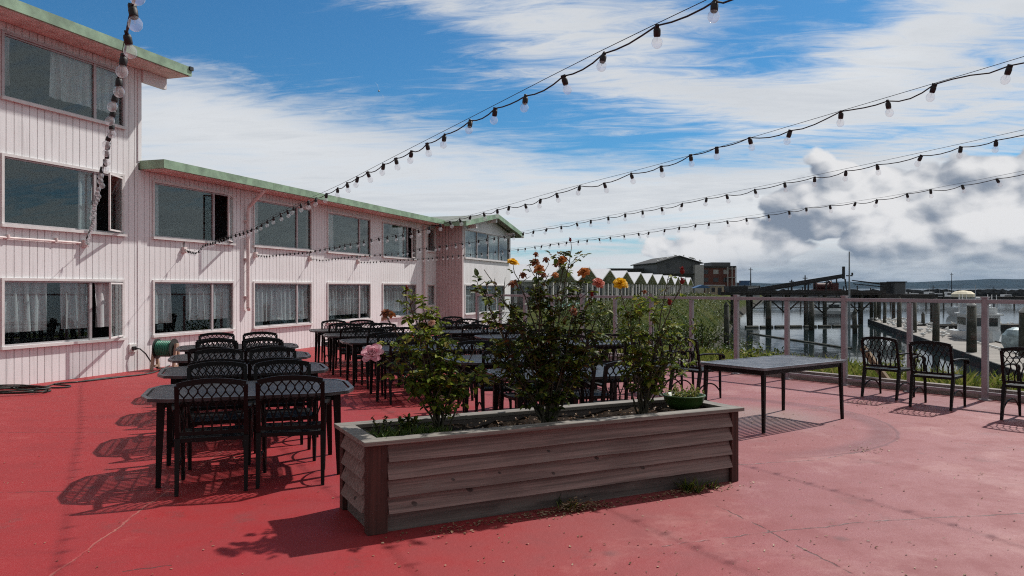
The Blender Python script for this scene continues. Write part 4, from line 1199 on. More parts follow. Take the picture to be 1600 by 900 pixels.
words = ['nearest','second','third','fourth','fifth','sixth','seventh','eighth','ninth','tenth','farthest']
cu = Vector((.336,.942,0)); ca = math.atan2(.942,.336)
for i in range(11):
    p = Vector((-.6,51,0))+cu*(7.62*i); p.z = -.25
    lab = 'white-roofed gabled cottage, %s in the row beyond the grass bank' % words[i] if i else 'white-roofed gabled cottage nearest us in the row beyond the grass bank'
    if cot is None:
        cot = make_cottage(lab); cot.location = p; cot.rotation_euler = (0,0,ca); cot['group'] = 'white-roofed cottages along the bank'
    else: dup(cot,p,ca,lab)
# warehouse
wh = thing('warehouse', 'tall dark grey metal warehouse with low gable roof behind the cottages', 'warehouse', (33.0,152,0), R(8))
w2 = 4.4
MB().prism([(-w2,-.5),(w2,-.5),(w2,6.55),(0,7.85),(-w2,6.55)],'y',0,16).build('wall', MAT['greymetal'], wh)
rf = MB()
for sg in (-1,1): rf.prism([(0,7.86),(sg*(w2+.5),6.45),(sg*(w2+.5),6.62),(0,8.05)],'y',-.6,16.5)
rf.build('roof', MAT['brickroof'], wh)
MB().box(-2.6,-1.8,-.06,-.004,5.6,6.5).build('window', MAT['darkwin'], wh)
MB().box(-4.3,4.3,-.9,-.004,4.3,4.5).build('canopy', MAT['brickroof'], wh)
MB().box(2.9,4.7,-1.2,-.02,-.5,6.2).build('end_bay', MAT['lightgrey'], wh)
# low store between
lo = thing('store_shed', 'long low grey shed roof between the cottages and warehouse', 'shed', (25.5,160,0), R(5))
MB().box(-5,4,0,8,-.5,5.4).build('wall', MAT['greymetal'], lo); MB().box(-5.3,4.3,-.4,8.3,5.41,5.7).build('roof', MAT['brickroof'], lo)
# brick block
bk = thing('brick_building', 'red brick apartment block with dark flat roof beyond the warehouse', 'building', (51.5,192,0), R(4))
bk_w = MB(); bk_w.box(-4.6,4.4,0,12,-.5,6.7); bk_w.build('wall', MAT['brick'], bk)
MB().box(-4.8,4.6,-.3,12.2,6.71,7.15).build('roof', MAT['brickroof'], bk)
MB().box(-1.0,3.9,2,8,7.16,8.1).build('rooftop_room', MAT['greymetal'], bk)
for zr in (1.0,3.1,5.1):
    for xq in (-3.8,-1.2,1.4): MB().box(xq,xq+1.3,-.06,-.004,zr,zr+1.1).build('window', MAT['lightgrey'] if (zr > 5 and xq > -2) else MAT['darkwin'], bk)
sc = MB()
for q in (2.2,3.3,4.3): sc.box(q-.1,q+.1,-.9,-.7,-.5,6.9)
for z in (1.9,4.2,6.3): sc.box(2.1,4.4,-.88,-.01,z,z+.14)
sc.build('balcony', MAT['lightgrey'], bk)
# small sheds at the pier head
t = thing('tan_kiosk', 'small tan stucco hut below the brick building', 'hut', (37.3,140,0), R(-4))
MB().box(-1.5,1.3,0,3,-.5,2.0).build('wall', MAT['tanwall'], t); MB().box(-1.7,1.5,-.2,3.2,2.01,2.2).build('roof', MAT['lightgrey'], t); MB().box(-.9,-.3,-.05,-.004,.9,1.7).build('window', MAT['darkwin'], t); MB().box(.2,.9,-.05,-.004,0,1.7).build('door', MAT['darkwin'], t)
t = thing('tarp_canopy', 'blue canopy standing left of the tan hut', 'canopy', (34.3,138,0), 0)
MB().prism([(-1.6,1.6),(1.6,1.6),(0,2.2)],'y',0,3).build('cover', MAT['bluetarp'], t); MB().box(-1.5,-1.4,.1,.2,-.5,1.6).box(1.4,1.5,.1,.2,-.5,1.6).build('pole', MAT['palesteel'], t)
t = thing('pale_container', 'pale grey storage building at the landward end of the pier', 'container', (41.0,132,0), R(3))
MB().box(-1.6,1.6,0,5,-.5,1.9).build('wall', MAT['lightgrey'], t); MB().box(-1.7,1.7,-.1,5.1,1.91,2.05).build('roof', MAT['palesteel'], t); MB().box(-1.2,.9,-.05,-.004,.3,1.6).build('door', MAT['palesteel'], t)
t = thing('blue_tank', 'small dark blue rooftop tank right of the brick building', 'tank', (59,195,0)); MB().box(-1.3,1.3,0,2,2.1,3.0).box(-.8,1.6,.2,1.8,3.0,3.5).build('tank', MAT['bluetarp'], t); MB().box(-1.2,-1.0,.2,.4,-.5,2.1).box(1.0,1.2,.2,.4,-.5,2.1).build('stand', MAT['darksteel'], t)

# ------------------------------------------------------------------ pier
A = Vector((27.5,97,0)); B = Vector((48.5,103,0)); pdv = (B-A); pL = pdv.length; pa = math.atan2(pdv.y,pdv.x)
pr = thing('timber_pier', 'dark timber trestle pier on piles reaching out from the bank', 'pier', A, pa)
MB().box(0,pL,-2.2,2.2,.72,1.12).build('pier_deck', MAT['pierwood'], pr)
MB().box(0,pL,-2.26,-2.2,.95,1.3).build('edge_beam', MAT['pierwood'], pr)
for i in range(8):
    xq = 1.4+i*(pL-2.2)/7
    for yq in (-1.9,1.7):
        MB().tube([(xq+random.uniform(-.2,.2),yq,-3.6),(xq,yq,.72)],.26 if yq < 0 else .2,9).build('pile', MAT['pile'], pr)
for i in range(7):
    xq = 1.4+i*(pL-2.2)/7; xr = 1.4+(i+1)*(pL-2.2)/7
    b_ = MB(); b_.bar((xq,-1.6,.6),(xr,-1.6,-1.6),.14) if i%2 else b_.bar((xq,-1.6,-1.6),(xr,-1.6,.6),.14)
    b_.bar((xq,-1.55,-.9),(xr,-1.55,-.9),.12); b_.build('brace', MAT['pierwood'], pr)
for i in range(10):
    xq = .8+i*pL/10.5; MB().box(xq,xq+.1,-2.1,-2.0,1.12,1.12+random.uniform(.5,.9)).build('rail_post', MAT['pierwood'], pr)
def onpier(px, Y): return Vector(((px-800)/F*Y,Y,1.12))
# conveyor-like crane boom
cr1 = thing('boom_crane', 'long dark crane boom slanting up from the pier head', 'crane', (28.8,98.5,.95))
inv = cr1.location.copy(); a = at(1152,459,98.5)-inv; b = at(1318,431,98.5)-inv
bm_ = MB()
for dz in (-.28,.28): bm_.bar(a+Vector((0,0,dz)),b+Vector((0,0,dz*.6)),.17)
n = 26
for i in range(n):
    p = a.lerp(b,i/n); q = a.lerp(b,(i+1)/n); s_ = 1-.4*i/n
    bm_.bar(p+Vector((0,0,-.28*s_)),q+Vector((0,0,.28*s_)),.08) if i%2 else bm_.bar(p+Vector((0,0,.28*s_)),q+Vector((0,0,-.28*s_)),.08)
bm_.bar(a,b,.36,.34,.24); bm_.build('boom', MAT['darksteel'], cr1)
MB().bar(b+Vector((0,0,1.2)),b+Vector((0,0,-.4)),.28).bar(b+Vector((.2,0,-.4)),b+Vector((.45,0,-2.4)),.16,None,.08).build('hook', MAT['darksteel'], cr1)
MB().box(-1.2,1.2,-.9,.9,.0,.9).build('base', MAT['darksteel'], cr1)
for i,(px,yt) in enumerate(((1237,437),(1258,430),(1263,443),(1291,438))):
    p = onpier(px,99); lab = ['short dark mast standing on the pier beside the crane boom','tallest dark mast on the pier under the crane boom','thin stub mast beside the tallest pier mast','dark mast on the pier beside the red winch'][i]
    t = thing('pier_mast', lab, 'mast', p, 0, 'masts on the pier')
    h = at(px,yt,99).z-1.12; MB().tube([(0,0,0),(0,0,h)],[.14,.07],6).build('pole', MAT['darksteel'], t); MB().box(-.3,.3,-.05,.05,h*.8,h*.8+.1).build('crossarm', MAT['darksteel'], t)
wn = thing('winch', 'dark red winch machinery with upright posts on the pier', 'winch', onpier(1290,100.5))
MB().box(-1.6,1.7,-.7,.7,0,.35).build('base', MAT['redmach'], wn); MB().lathe([(.3,-1),(.7,-1),(.7,-.9),(.42,-.85),(.42,.85),(.7,.9),(.7,1),(.3,1)],14,(-.4,0,.75),'x').build('drum', MAT['redmach'], wn)
MB().box(.7,1.5,-.5,.5,.35,1.15).build('motor', MAT['redmach'], wn)
mm = MB()
for q,h in ((-1.5,1.5),(-.6,1.2),(.3,1.8),(.9,1.5),(1.5,1.75)): mm.bar((q,0,.2),(q+random.uniform(-.2,.2),0,h),.14)
mm.build('upright', MAT['darksteel'], wn)
pm_ = at(1327,450,84); t = thing('flag_mast', 'tall pale steel mast rising past the railing post, highest on the harbour', 'mast', (pm_.x,84,-3.1))
MB().tube([(0,0,0),(0,0,8.7)],[.13,.06],8).build('pole', MAT['palesteel'], t); MB().box(-.35,.35,-.05,.05,6.0,6.12).box(.25,.4,-.08,.08,6.12,6.4).build('fitting', MAT['darksteel'], t)
c2 = thing('jib_crane', 'dark jib crane with a boxy grey cabin left of the boats', 'crane', onpier(1384,104)+Vector((0,0,-.3)))
inv = c2.location.copy()
MB().box(-.55,.45,-.5,.5,0,1.6).build('tower', MAT['darksteel'], c2)
MB().box(.75,2.2,-.9,.9,.0,1.55).build('cabin', MAT['greymetal'], c2); MB().box(.6,2.35,-1.05,1.05,1.55,1.68).build('roof', MAT['darksteel'], c2)
a = at(1331,438,104)-inv; MB().bar(Vector((-.3,0,1.3)),a,.22,.22,.12).bar(Vector((-.3,0,.95)),at(1333,443.5,104)-inv,.13).build('jib', MAT['darksteel'], c2)
pf = thing('crane_platform', 'dark pier platform carrying the jib crane', 'platform', Vector((51,104,0)), .2)
MB().box(-4.5,6,-2,2,.25,.8).build('platform', MAT['pierwood'], pf)
for q in (-3.8,-.5,2.5,5.4): MB().tube([(q,-1.6,-3.6),(q,-1.6,.3)],.24,8).build('pile', MAT['pile'], pf)
# log boom floating under the pier
lb = thing('log_boom', 'dark floating log boom lying across the water under the pier', 'log boom', (0,0,0)); lbm = MB()
a = at(1165,512,89); b = at(1345,509,92)
pts_ = [a.lerp(b,i/8) for i in range(9)]
for p,q in zip(pts_[:-1],pts_[1:]): lbm.tube([Vector((p.x,p.y,-2.95)),Vector((q.x-.3,q.y,-2.95))],.22,8)
lbm.build('log', MAT['pile'], lb)
lb2 = thing('float_line', 'thin dark line of floats slanting across the near water', 'float line'); fm = MB()
fl = [gnd(px,py,-2.98) for px,py in ((1172,521),(1210,527),(1250,533),(1290,539),(1330,545))]
fm.tube(cr(fl,4),.10,6); fm.build('floats', MAT['pile'], lb2)

# ------------------------------------------------------------------ floating docks, piles, boats
def dockstrip(name, label, L0, L1, w, side, z=-2.55):
    d = (L1-L0); Ln = d.length; a = math.atan2(d.y,d.x)
    t = thing(name, label, 'dock', (L0.x,L0.y,0), a)
    MB().box(0,Ln,0,w*side,z-.12,z) .build('planking', MAT['dock'], t)
    MB().box(0,Ln,-.12*side,-.0*side,z-.55,z+.09).box(0,Ln,w*side,(w+.12)*side,z-.55,z+.09).build('edge_beam', MAT['pierwood'], t)
    fl = MB()
    n = int(Ln/4)
    for i in range(n): fl.box(i*4+.4,i*4+3.4,.2*side,(w-.2)*side,z-.75,z-.125)
    fl.build('float', MAT['pierwood'], t)
    return t
D0 = Vector((22.6,31,0)); D1 = Vector((46.9,101,0))
dockstrip('floating_dock', 'long plank floating dock running away to a far row of gulls', D0, D1, 4.6, -1)
X0 = Vector((44.2,84,0)); X1 = Vector((64,86.5,0))
dockstrip('finger_dock', 'dark finger dock branching right behind the moored boat', X0, X1, 2.2, 1)
dd = (D1-D0).normalized(); dn = Vector((dd.y,-dd.x,0))
st = MB(); st.bar(D0+dd*10+dn*3.0+Vector((0,0,-2.46)),D1-dd*25+dn*3.0+Vector((0,0,-2.46)),.09)
tag(st.build('water_pipe', MAT['whiteplastic']), 'thin white pipe laid along the floating dock planks', 'pipe')
pil = [(1336,488,78,.24,'thick dark pile left of the dock near the tall mast'),(1368,470,98,.2,'far dark pile at the outer dock end'),(1382,473,92,.2,'dark pile on the outer dock, second from its end'),
       (1405,468,82,.24,'dark pile on the dock just left of a railing post'),(1428,471,72,.24,'dark pile showing just right of a railing post'),(1442,492,86,.2,'short dark pile on the far side of the dock'),
       (1462,472,58,.25,'tall dark pile on the near dock edge above the second armchair'),(1518,478,50,.30,'thickest dark pile beside the white boat'),(1600,488,47,.30,'dark pile at the right edge of the picture'),
       (1135,478,61,.22,'dark pile by the bank left of the railing post'),(1201,470,86,.3,'thick dark pile in front of the pier between two posts'),(1268,471,84,.3,'thick dark pile in front of the pier near the tallest mast')]
for px,yt,Y,rad,lab in pil:
    p = at(px,yt,Y); t = thing('mooring_pile', lab, 'pile', (p.x,Y,-3.7), 0, 'mooring piles in the harbour')
    h = p.z+3.7
    MB().tube([(0,0,0),(random.uniform(-.06,.06),0,h)],[rad*1.05,rad*.92],10).build('shaft', MAT['pile'], t, smooth=True)
    MB().lathe([(rad*1.0,h-.02),(rad*.98,h+.06),(rad*.1,h+.34)],10).build('cap', MAT['lightgrey'] if Y < 55 else MAT['pile'], t)
def hull(mb, L, Wd, hgt, y0=0):
    """pointed hull along +x, flared sides"""
    n = 14; V = []; 
    for i in range(n+1):
        t_ = i/n; x = -L/2+L*t_
        w = Wd/2*(1-max(0,(t_-.45)/.55)**2.2) if t_ < 1 else .02
        sh = hgt*(1+.25*t_**2)
        V += [(x,-w,sh),(x,-w*.86,hgt*.45),(x*.97,-w*.45,0),(x*.97,w*.45,0),(x,w*.86,hgt*.45),(x,w,sh)]
    Fc = []
    for i in range(n):
        for k in range(6):
            k2 = (k+1)%6; Fc.append((i*6+k,i*6+k2,(i+1)*6+k2,(i+1)*6+k))
    Fc += [tuple(range(5,-1,-1)),tuple(n*6+k for k in range(6))]
    mb.add(V,Fc)
da = math.atan2(dd.y,dd.x)
bt = thing('motor_boat', 'white motor boat with flying bridge moored beside the dock', 'boat', (38.0,62.5,-3.12), da+math.pi)
m_ = MB(); hull(m_,8.2,2.9,1.15); m_.build('hull', MAT['boatwhite'], bt)
MB().box(-2.2,1.6,-1.15,1.15,1.2,2.55).build('cabin', MAT['boatwhite'], bt, bevel=.06)
MB().box(-2.0,1.0,-1.17,1.17,1.75,2.35).box(1.58,1.63,-.95,.95,1.7,2.35).box(-2.24,-2.19,-.95,.95,1.6,2.35).build('window', MAT['boatdark'], bt)
MB().box(-2.6,1.9,-1.3,1.3,2.56,2.68).build('roof', MAT['boatwhite'], bt)
fb = MB(); fb.box(-1.6,.9,-1.1,1.1,2.69,3.15); fb.build('flying_bridge', MAT['boatwhite'], bt)
rl2 = MB()
for sx in (-1.9,-.6,.8):
    for sy in (-1.05,1.05): rl2.tube([(sx,sy,2.69),(sx,sy,4.2)],.03,6)
rl2.box(-2.0,1.0,-1.12,1.12,3.6,3.68); rl2.build('frame', MAT['boatwhite'], bt)
MB().tube([(-1.1,0,3.2),(-1.2,0,5.0)],.03,6).build('antenna', MAT['palesteel'], bt)
sk_ = thing('covered_skiff', 'dark skiff with two silver-tarped motors tied at the dock by the right edge', 'boat', (34.9,52.2,-3.1), da)
m_ = MB(); hull(m_,4.6,2.2,.7); m_.build('hull', MAT['darksteel'], sk_)
for yq in (-.85,.75):
    q = MB(); q.lathe([(.05,-.05),(.62,.0),(.78,.45),(.75,1.0),(.52,1.35),(.2,1.5),(.02,1.53)],12,(-.6,yq,.55)); 
    q.v = [(v[0]+random.uniform(-.05,.05),v[1]+random.uniform(-.05,.05),v[2]) for v in q.v]
    q.build('tarp', MAT['silver'], sk_)
MB().box(-2.25,-1.9,-.8,.8,.5,1.3).build('transom', MAT['boatwhite'], sk_)
bd = thing('canopy_boat', 'white cruiser with cream canvas dome farther out behind the motor boat', 'boat', (78,130,-3.1), R(20))
m_ = MB(); hull(m_,9,3,1.5); m_.build('hull', MAT['boatwhite'], bd)
MB().box(-2,2,-1.2,1.2,1.5,3.2).build('cabin', MAT['boatwhite'], bd, bevel=.1); MB().box(-1.8,1.8,-1.22,1.22,2.3,2.9).build('window', MAT['boatdark'], bd)
MB().lathe([(1.9,3.2),(1.8,3.7),(1.2,4.15),(.1,4.3)],12,(-2.2,0,0)).build('canopy', MAT['cream'], bd)
# distant moored boats
fb0 = thing('far_boat', 'small white boat in the far marina, leftmost of the row', 'boat'); fb0['group'] = 'white boats in the far marina'
m_ = MB(); hull(m_,7.5,2.6,1.3); m_.build('hull', MAT['boatwhite'], fb0); MB().box(-1.6,1.4,-1,1,1.3,2.9).build('cabin', MAT['boatwhite'], fb0); MB().box(-1.4,1.2,-1.02,1.02,2.0,2.6).build('window', MAT['boatdark'], fb0); MB().tube([(0,0,2.9),(0,0,5.6)],.04,5).build('antenna', MAT['palesteel'], fb0)
fspots = [(1415,255,.3),(1428,262,-.2),(1443,250,2.9),(1452,270,.4),(1468,258,3.0),(1482,266,.2),(1500,262,2.7),(1572,255,.2)]
fw = ['leftmost of the row','second from the left','third from the left','fourth from the left','fifth from the left','sixth from the left','seventh from the left','alone at the right']
for i,((px,Y,a),lw) in enumerate(zip(fspots,fw)):
    p = Vector(((px-800)/F*Y,Y,-3.2))
    if i == 0: fb0.location = p; fb0.rotation_euler = (0,0,a); fb0.scale = (.9,.9,1.15)
    else: dup(fb0,p,a,'small white boat in the far marina, '+lw).scale = (.9,.9,random.uniform(.85,1.25))
wb = thing('low_workboat', 'low white workboat moored beyond the pier behind a railing post', 'boat', (53,128,-3.1), R(170))
m_ = MB(); hull(m_,7,2.4,.9); m_.build('hull', MAT['boatwhite'], wb); MB().box(-1.5,.6,-.8,.8,.9,2.2).build('cabin', MAT['boatwhite'], wb); MB().box(-1.3,.4,-.82,.82,1.4,1.95).build('window', MAT['boatdark'], wb)
for i,(px,yt,Y,lab) in enumerate(((1487,426,200,'thin sailboat mast standing alone against the hills'),(1458,446,150,'short lamp post on the outer harbour'),(1553,448,140,'dark post behind the canvas-domed cruiser'),(1173,418,150,'thin flagpole right of the brick building'))):
    p = at(px,yt,Y); zb = -3.1 if px > 1200 else .2
    t = thing(['sailboat_mast','lamp_post','harbour_post','flagpole'][i], lab, ['mast','lamp post','post','flagpole'][i], (p.x,Y,zb))
    MB().tube([(0,0,0),(0,0,p.z-zb)],[.16,.07],6).build('pole', MAT['darksteel'], t)
    MB().box(-.4,.4,-.06,.06,p.z-zb-.5,p.z-zb-.38).build('crossarm', MAT['palesteel'], t)
# breakwater and outer jetty
br_ = MB(); V = []; nb_ = 170
for j,(dy,z) in enumerate(((-7,-3.6),(-3.5,-.6),(-1.0,.75),(1.5,.75),(6,-3.6))):
    for i in range(nb_+1):
        X = 70+i*1.9; V.append((X+random.uniform(-.4,.4),330+dy+i*.12+random.uniform(-.5,.5),z+random.uniform(-.5,.5)*(1 if z > -3 else 0)+(.6 if i > 120 else 0)))
br_.add(V,[(j*(nb_+1)+i,j*(nb_+1)+i+1,(j+1)*(nb_+1)+i+1,(j+1)*(nb_+1)+i) for j in range(4) for i in range(nb_)])
tag(br_.build('breakwater', MAT['rock']), 'long dark rock breakwater across the harbour mouth', 'breakwater')
jt = thing('outer_jetty', 'low dark outer jetty with piles in front of the far boats', 'jetty', (60,205,0), R(3))
MB().box(0,115,-1.5,1.5,-1.6,-.7).build('jetty_deck', MAT['pierwood'], jt)
for i in range(24):
    q = 2+i*4.9; MB().tube([(q,-1.7,-3.6),(q+random.uniform(-.1,.1),-1.7,random.uniform(-.4,1.0))],.22,6).build('pile', MAT['pile'], jt)
# ------------------------------------------------------------------ gulls
gb = MB(); gb.lathe([(.005,-.22),(.04,-.18),(.09,-.06),(.10,.05),(.075,.14),(.03,.20)],10,(0,0,.17),'y')
gb.lathe([(.005,-.06),(.045,-.03),(.05,.02),(.03,.06),(.004,.11)],8,(0,.2,.29),'y')
gb.tube([(-.03,.0,0),(-.03,.0,.1)],.01,4); gb.tube([(.03,.0,0),(.03,.0,.1)],.01,4)
gme = gb.mesh('gull', MAT['gull'], True)
wg = MB(); 
for sx in (-1,1): wg.add([(sx*.06,.12,.22),(sx*.108,.02,.20),(sx*.09,-.12,.20),(sx*.02,-.32,.20),(sx*.02,-.02,.275)],[(0,1,4),(1,2,4),(2,3,4)])
wme = wg.mesh('wing', MAT['gullgrey'])
def gull(p, rz, lab, grp, sc_=1.0):
    o = bpy.data.objects.new('gull', gme); COL.objects.link(o); o.location = p; o.rotation_euler = (0,0,rz); o.scale = (sc_,)*3
    tag(o,lab,'gull',grp)
    w = bpy.data.objects.new('wing', wme); COL.objects.link(w); w.parent = o
r = random.Random(77)
for _ in range(64):
    f_ = 1-.52*r.random()**1.3; p = D0.lerp(D1,f_)+dn*r.uniform(.3,4.2); gull(Vector((p.x,p.y,-2.55)), r.uniform(0,6.28), 'white gull standing among the flock on the long floating dock', 'gulls on the floating dock', r.uniform(1.0,1.4))
for _ in range(22):
    p = X0.lerp(X1,r.random())+Vector((0,r.uniform(.2,1.9),0)); gull(Vector((p.x,p.y,-2.55)), r.uniform(0,6.28), 'white gull standing on the dark finger dock', 'gulls on the finger dock', r.uniform(1.0,1.4))
for _ in range(16):
    xq = r.uniform(-4.6,4.6); p = wh.matrix_basis @ Vector((xq,-.45,8.05-1.43*abs(xq)/4.9)); gull(p, r.uniform(0,6.28), 'gull perched on the warehouse roof edge', 'gulls on the warehouse roof', 1.3)
fg = MB(); fg.lathe([(.005,-.22),(.06,-.05),(.06,.08),(.01,.22)],8,(0,0,0),'y')
fg.add([(0,.08,.02),(.35,.12,.10),(.62,-.05,.02),(.33,-.02,.09),(0,-.06,.02)],[(0,1,3,4),(1,2,3)]); fg.add([(0,.08,.02),(-.35,.12,.10),(-.62,-.05,.02),(-.33,-.02,.09),(0,-.06,.02)],[(0,1,3,4),(1,2,3)])
o = fg.build('flying_gull', MAT['gullgrey']); o.location = at(592,142,62); o.scale = (1.3,)*3; o.rotation_euler = (.4,1.05,.5); tag(o,'dark gull flying high in the blue sky over the hotel','gull')

# ------------------------------------------------------------------ sky, sun, camera
az = math.atan2(.44,.41); el = R(50)
sun_dir = Vector((math.sin(az)*math.cos(el),math.cos(az)*math.cos(el),math.sin(el)))
sd = bpy.data.lights.new('sun','SUN'); sd.energy = 4.8; sd.angle = R(1.1); sd.color = (1,.955,.90)
so_ = bpy.data.objects.new('sun', sd); COL.objects.link(so_); so_.rotation_euler = sun_dir.to_track_quat('Z','Y').to_euler(); so_.location = sun_dir*50
Wd = bpy.data.worlds.new('World'); S.world = Wd; Wd.use_nodes = True
t = NT(Wd.node_tree); bg = Wd.node_tree.nodes['Background']
sky = t.new('ShaderNodeTexSky'); sky.sky_type = 'NISHITA'; sky.sun_disc = False
sky.sun_elevation = el; sky.sun_rotation = az; sky.altitude = 0; sky.air_density = 1.0; sky.dust_density = .4; sky.ozone_density = 2.2
dirv = t.new('ShaderNodeTexCoord').outputs['Generated']
sep = t.new('ShaderNodeSeparateXYZ'); t.l.new(dirv, sep.inputs[0]); dx,dy,dz = sep.outputs
azn = t.math('ARCTAN2', dx, dy); eln = t.math('ARCSINE', dz)
def pix(px,py):
    a = math.atan((px-800)/F); return a, math.atan((450-py)/F*math.cos(a))
def blob(px,py,rx,ry,rot=0,amp=1.0):
    a0,e0 = pix(px,py); c,s_ = math.cos(R(rot)),math.sin(R(rot))
    da_ = t.math('SUBTRACT', azn, a0); de = t.math('SUBTRACT', eln, e0)
    u_ = t.math('ADD', t.math('MULTIPLY', da_, c*F/rx), t.math('MULTIPLY', de, s_*F/rx))
    v_ = t.math('ADD', t.math('MULTIPLY', da_, -s_*F/ry), t.math('MULTIPLY', de, c*F/ry))
    q = t.math('ADD', t.math('MULTIPLY', u_, u_), t.math('MULTIPLY', v_, v_))
    g = t.math('POWER', 2.71828, t.math('MULTIPLY', q, -1.0))
    return t.math('MULTIPLY', g, amp)
def total(lst):
    o = lst[0]
    for x in lst[1:]: o = t.math('ADD', o, x)
    return o
# high sheet: noise on a flat layer overhead, so streaks run to the horizon
zc = t.math('ADD', t.math('MAXIMUM', dz, 0.0), .10)
lay = t.new('ShaderNodeCombineXYZ'); t.l.new(t.math('DIVIDE', dx, zc), lay.inputs[0]); t.l.new(t.math('DIVIDE', dy, zc), lay.inputs[1])
mpl = t.new('ShaderNodeMapping'); mpl.inputs['Rotation'].default_value = (0,0,R(20)); mpl.inputs['Scale'].default_value = (.75,1.5,1); t.l.new(lay.outputs[0], mpl.inputs[0])
nA = t.noise(mpl.outputs[0], .95, 10, .60, .55)
nB = t.noise(t.vmath('MULTIPLY', mpl.outputs[0], (1,1.7,1)), 4.2, 9, .66, 1.0)
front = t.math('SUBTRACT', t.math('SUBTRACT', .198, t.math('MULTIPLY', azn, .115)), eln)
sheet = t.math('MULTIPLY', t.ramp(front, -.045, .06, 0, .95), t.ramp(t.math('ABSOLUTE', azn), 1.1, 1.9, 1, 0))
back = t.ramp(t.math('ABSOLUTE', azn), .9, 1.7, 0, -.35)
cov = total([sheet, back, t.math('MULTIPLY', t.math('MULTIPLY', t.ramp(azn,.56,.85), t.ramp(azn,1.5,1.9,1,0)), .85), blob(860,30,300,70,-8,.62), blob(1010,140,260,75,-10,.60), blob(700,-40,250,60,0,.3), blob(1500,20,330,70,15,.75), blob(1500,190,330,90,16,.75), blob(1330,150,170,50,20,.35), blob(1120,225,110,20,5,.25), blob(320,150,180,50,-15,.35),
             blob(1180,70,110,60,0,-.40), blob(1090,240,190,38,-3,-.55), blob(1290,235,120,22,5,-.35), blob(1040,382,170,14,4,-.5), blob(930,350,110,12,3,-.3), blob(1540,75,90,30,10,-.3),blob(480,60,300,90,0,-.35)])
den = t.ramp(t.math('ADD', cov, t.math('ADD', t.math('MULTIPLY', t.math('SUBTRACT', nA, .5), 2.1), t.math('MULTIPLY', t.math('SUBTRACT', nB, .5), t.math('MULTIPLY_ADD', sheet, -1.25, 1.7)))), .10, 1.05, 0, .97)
# unseen cloud: thinned behind to cut ambient, added at right for window reflections
# cumulus low over the harbour
cum_co = t.new('ShaderNodeCombineXYZ'); t.l.new(azn, cum_co.inputs[0]); t.l.new(t.math('MULTIPLY', eln, 1.45), cum_co.inputs[1])
cc0 = cum_co.outputs[0]
warp = t.vmath('SCALE', t.vmath('SUBTRACT', t.noise(cc0, 11, 4, .5, out='Color'), (.5,.5,.5)), scale=.03)
cc1 = t.vmath('ADD', cc0, warp)
def billow(v, fine=True):
    """round heads: cells at three sizes over soft noise"""
    o = t.math('MULTIPLY', t.noise(v, 6.0, 8 if fine else 6, .54), 1.0)
    for sc_,k in ((12,.34),(27,.26),(60,.09)):
        vo = t.new('ShaderNodeTexVoronoi', feature='F1'); vo.inputs['Scale'].default_value = sc_
        t.l.new(v, vo.inputs['Vector'])
        o = t.math('ADD', o, t.math('MULTIPLY', t.math('SUBTRACT', .55, t.math('POWER', vo.outputs['Distance'], 1.5)), k))
    return o
nC = billow(cc1); nD = billow(t.vmath('ADD', cc1, (.007,.016,0)))
nF = t.noise(cc0, 5.2, 5, .5, .3)
nE = t.noise(t.vmath('MULTIPLY', cc0, (1,3.6,1)), 7, 7, .6, .2)
ccov = total([blob(1420,345,300,85,0,1.1), blob(1740,330,260,120,0,1.0), blob(1080,400,120,36,0,.75), blob(1250,330,110,60,0,.45)])
cden = t.ramp(t.math('ADD', ccov, t.math('MULTIPLY', t.math('SUBTRACT', nC, .80), 1.6)), .44, .58)
shade = total([t.math('MULTIPLY', t.math('SUBTRACT', nD, nC), 3.0), t.math('MULTIPLY', t.math('SUBTRACT', nF, .5), 1.5), blob(1215,340,70,62,10,.62), blob(1330,375,110,35,0,.18), blob(1480,305,85,48,30,.70), blob(1560,398,150,20,0,.5), blob(1400,300,90,25,10,-.30), blob(1545,350,80,50,20,-.55), blob(1390,345,60,40,0,-.35), blob(1150,390,60,40,0,-.35)])
ccol = t.mix(t.ramp(t.math('ADD', shade, .34), .0, 1.15), (8.4,8.4,8.5), (2.2,2.7,3.5))
scol = t.mix(t.ramp(t.math('ADD', nA, t.math('MULTIPLY', nB,.4)), .45, .95), (8.5,8.65,8.8), (6.5,6.8,7.2))
blue = t.mix(1.0, sky.outputs[0], (.29,.70,.95), 'MULTIPLY')
c = t.mix(den, blue, scol)
lowb = t.math('MULTIPLY', t.ramp(eln,.012,.062,1,0), t.ramp(azn,.18,.34))
lowc = t.mix(t.ramp(nE,.36,.66), (1.9,2.6,3.5), (5.0,5.6,6.2))
c = t.mix(cden, c, ccol)
c = t.mix(t.math('MULTIPLY', lowb, .93), c, lowc)
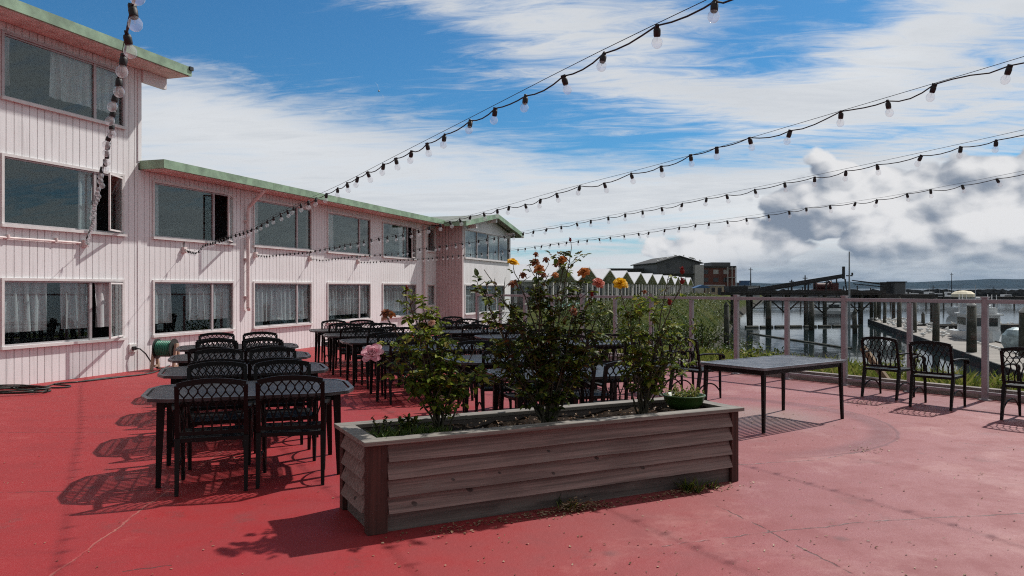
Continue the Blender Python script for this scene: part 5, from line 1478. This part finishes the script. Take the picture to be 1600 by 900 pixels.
fill_cloud = t.ramp(t.math('ADD', t.ramp(t.math('ABSOLUTE', azn), .95, 1.5), t.ramp(eln, .55, .85)), 0, 1)  # grey cloud added out of view; its brightness fills the shaded walls
fill_col = t.mix(t.ramp(nA,.35,.65), (2.7,2.65,2.55), (4.6,4.55,4.4))
fill_col = t.mix(t.math('MULTIPLY', t.ramp(azn,.5,1.0), t.ramp(azn,1.9,2.5,1,0)), fill_col, t.mix(t.ramp(nA,.35,.65), (6.2,6.2,6.2), (8.6,8.6,8.5)))
c = t.mix(t.math('MULTIPLY', fill_cloud, .85), c, fill_col)
c = t.mix(t.ramp(dz,-.03,-.002,1,0), c, (1.2,1.4,1.6))
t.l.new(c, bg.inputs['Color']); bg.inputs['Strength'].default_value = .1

# air over the bay
hz = MB().box(-8900,13900,-2900,15900,-7,260)
hm = bpy.data.materials.new('haze_air'); hm.use_nodes = True
tn = hm.node_tree; tn.nodes.remove(tn.nodes['Principled BSDF'])
vp = tn.nodes.new('ShaderNodeVolumePrincipled'); vp.inputs['Color'].default_value = (.62,.78,1,1); vp.inputs['Density'].default_value = .000022
tn.links.new(vp.outputs[0], tn.nodes['Material Output'].inputs['Volume'])
o_ = hz.build('haze', hm, kind='stuff'); o_['label'] = 'thin sea haze over the bay'

cam = bpy.data.cameras.new('camera'); cam.sensor_width = 36; cam.lens = 36*F/1600; cam.clip_start = .05; cam.clip_end = 40000
co = bpy.data.objects.new('camera', cam); COL.objects.link(co); co.location = (0,0,H); co.rotation_euler = (R(90),0,0)
S.camera = co
Wd.cycles.sampling_method = 'MANUAL'; Wd.cycles.sample_map_resolution = 512
S.render.engine = 'CYCLES'
S.cycles.use_denoising = False; S.cycles.filter_width = 1.1
S.cycles.max_bounces = 7; S.cycles.transparent_max_bounces = 24; S.cycles.volume_bounces = 0
S.cycles.diffuse_bounces = 3; S.cycles.glossy_bounces = 3
S.cycles.sample_clamp_indirect = 6
S.view_settings.view_transform = 'Standard'; S.view_settings.look = 'None'; S.view_settings.exposure = -.08; S.view_settings.gamma = 1
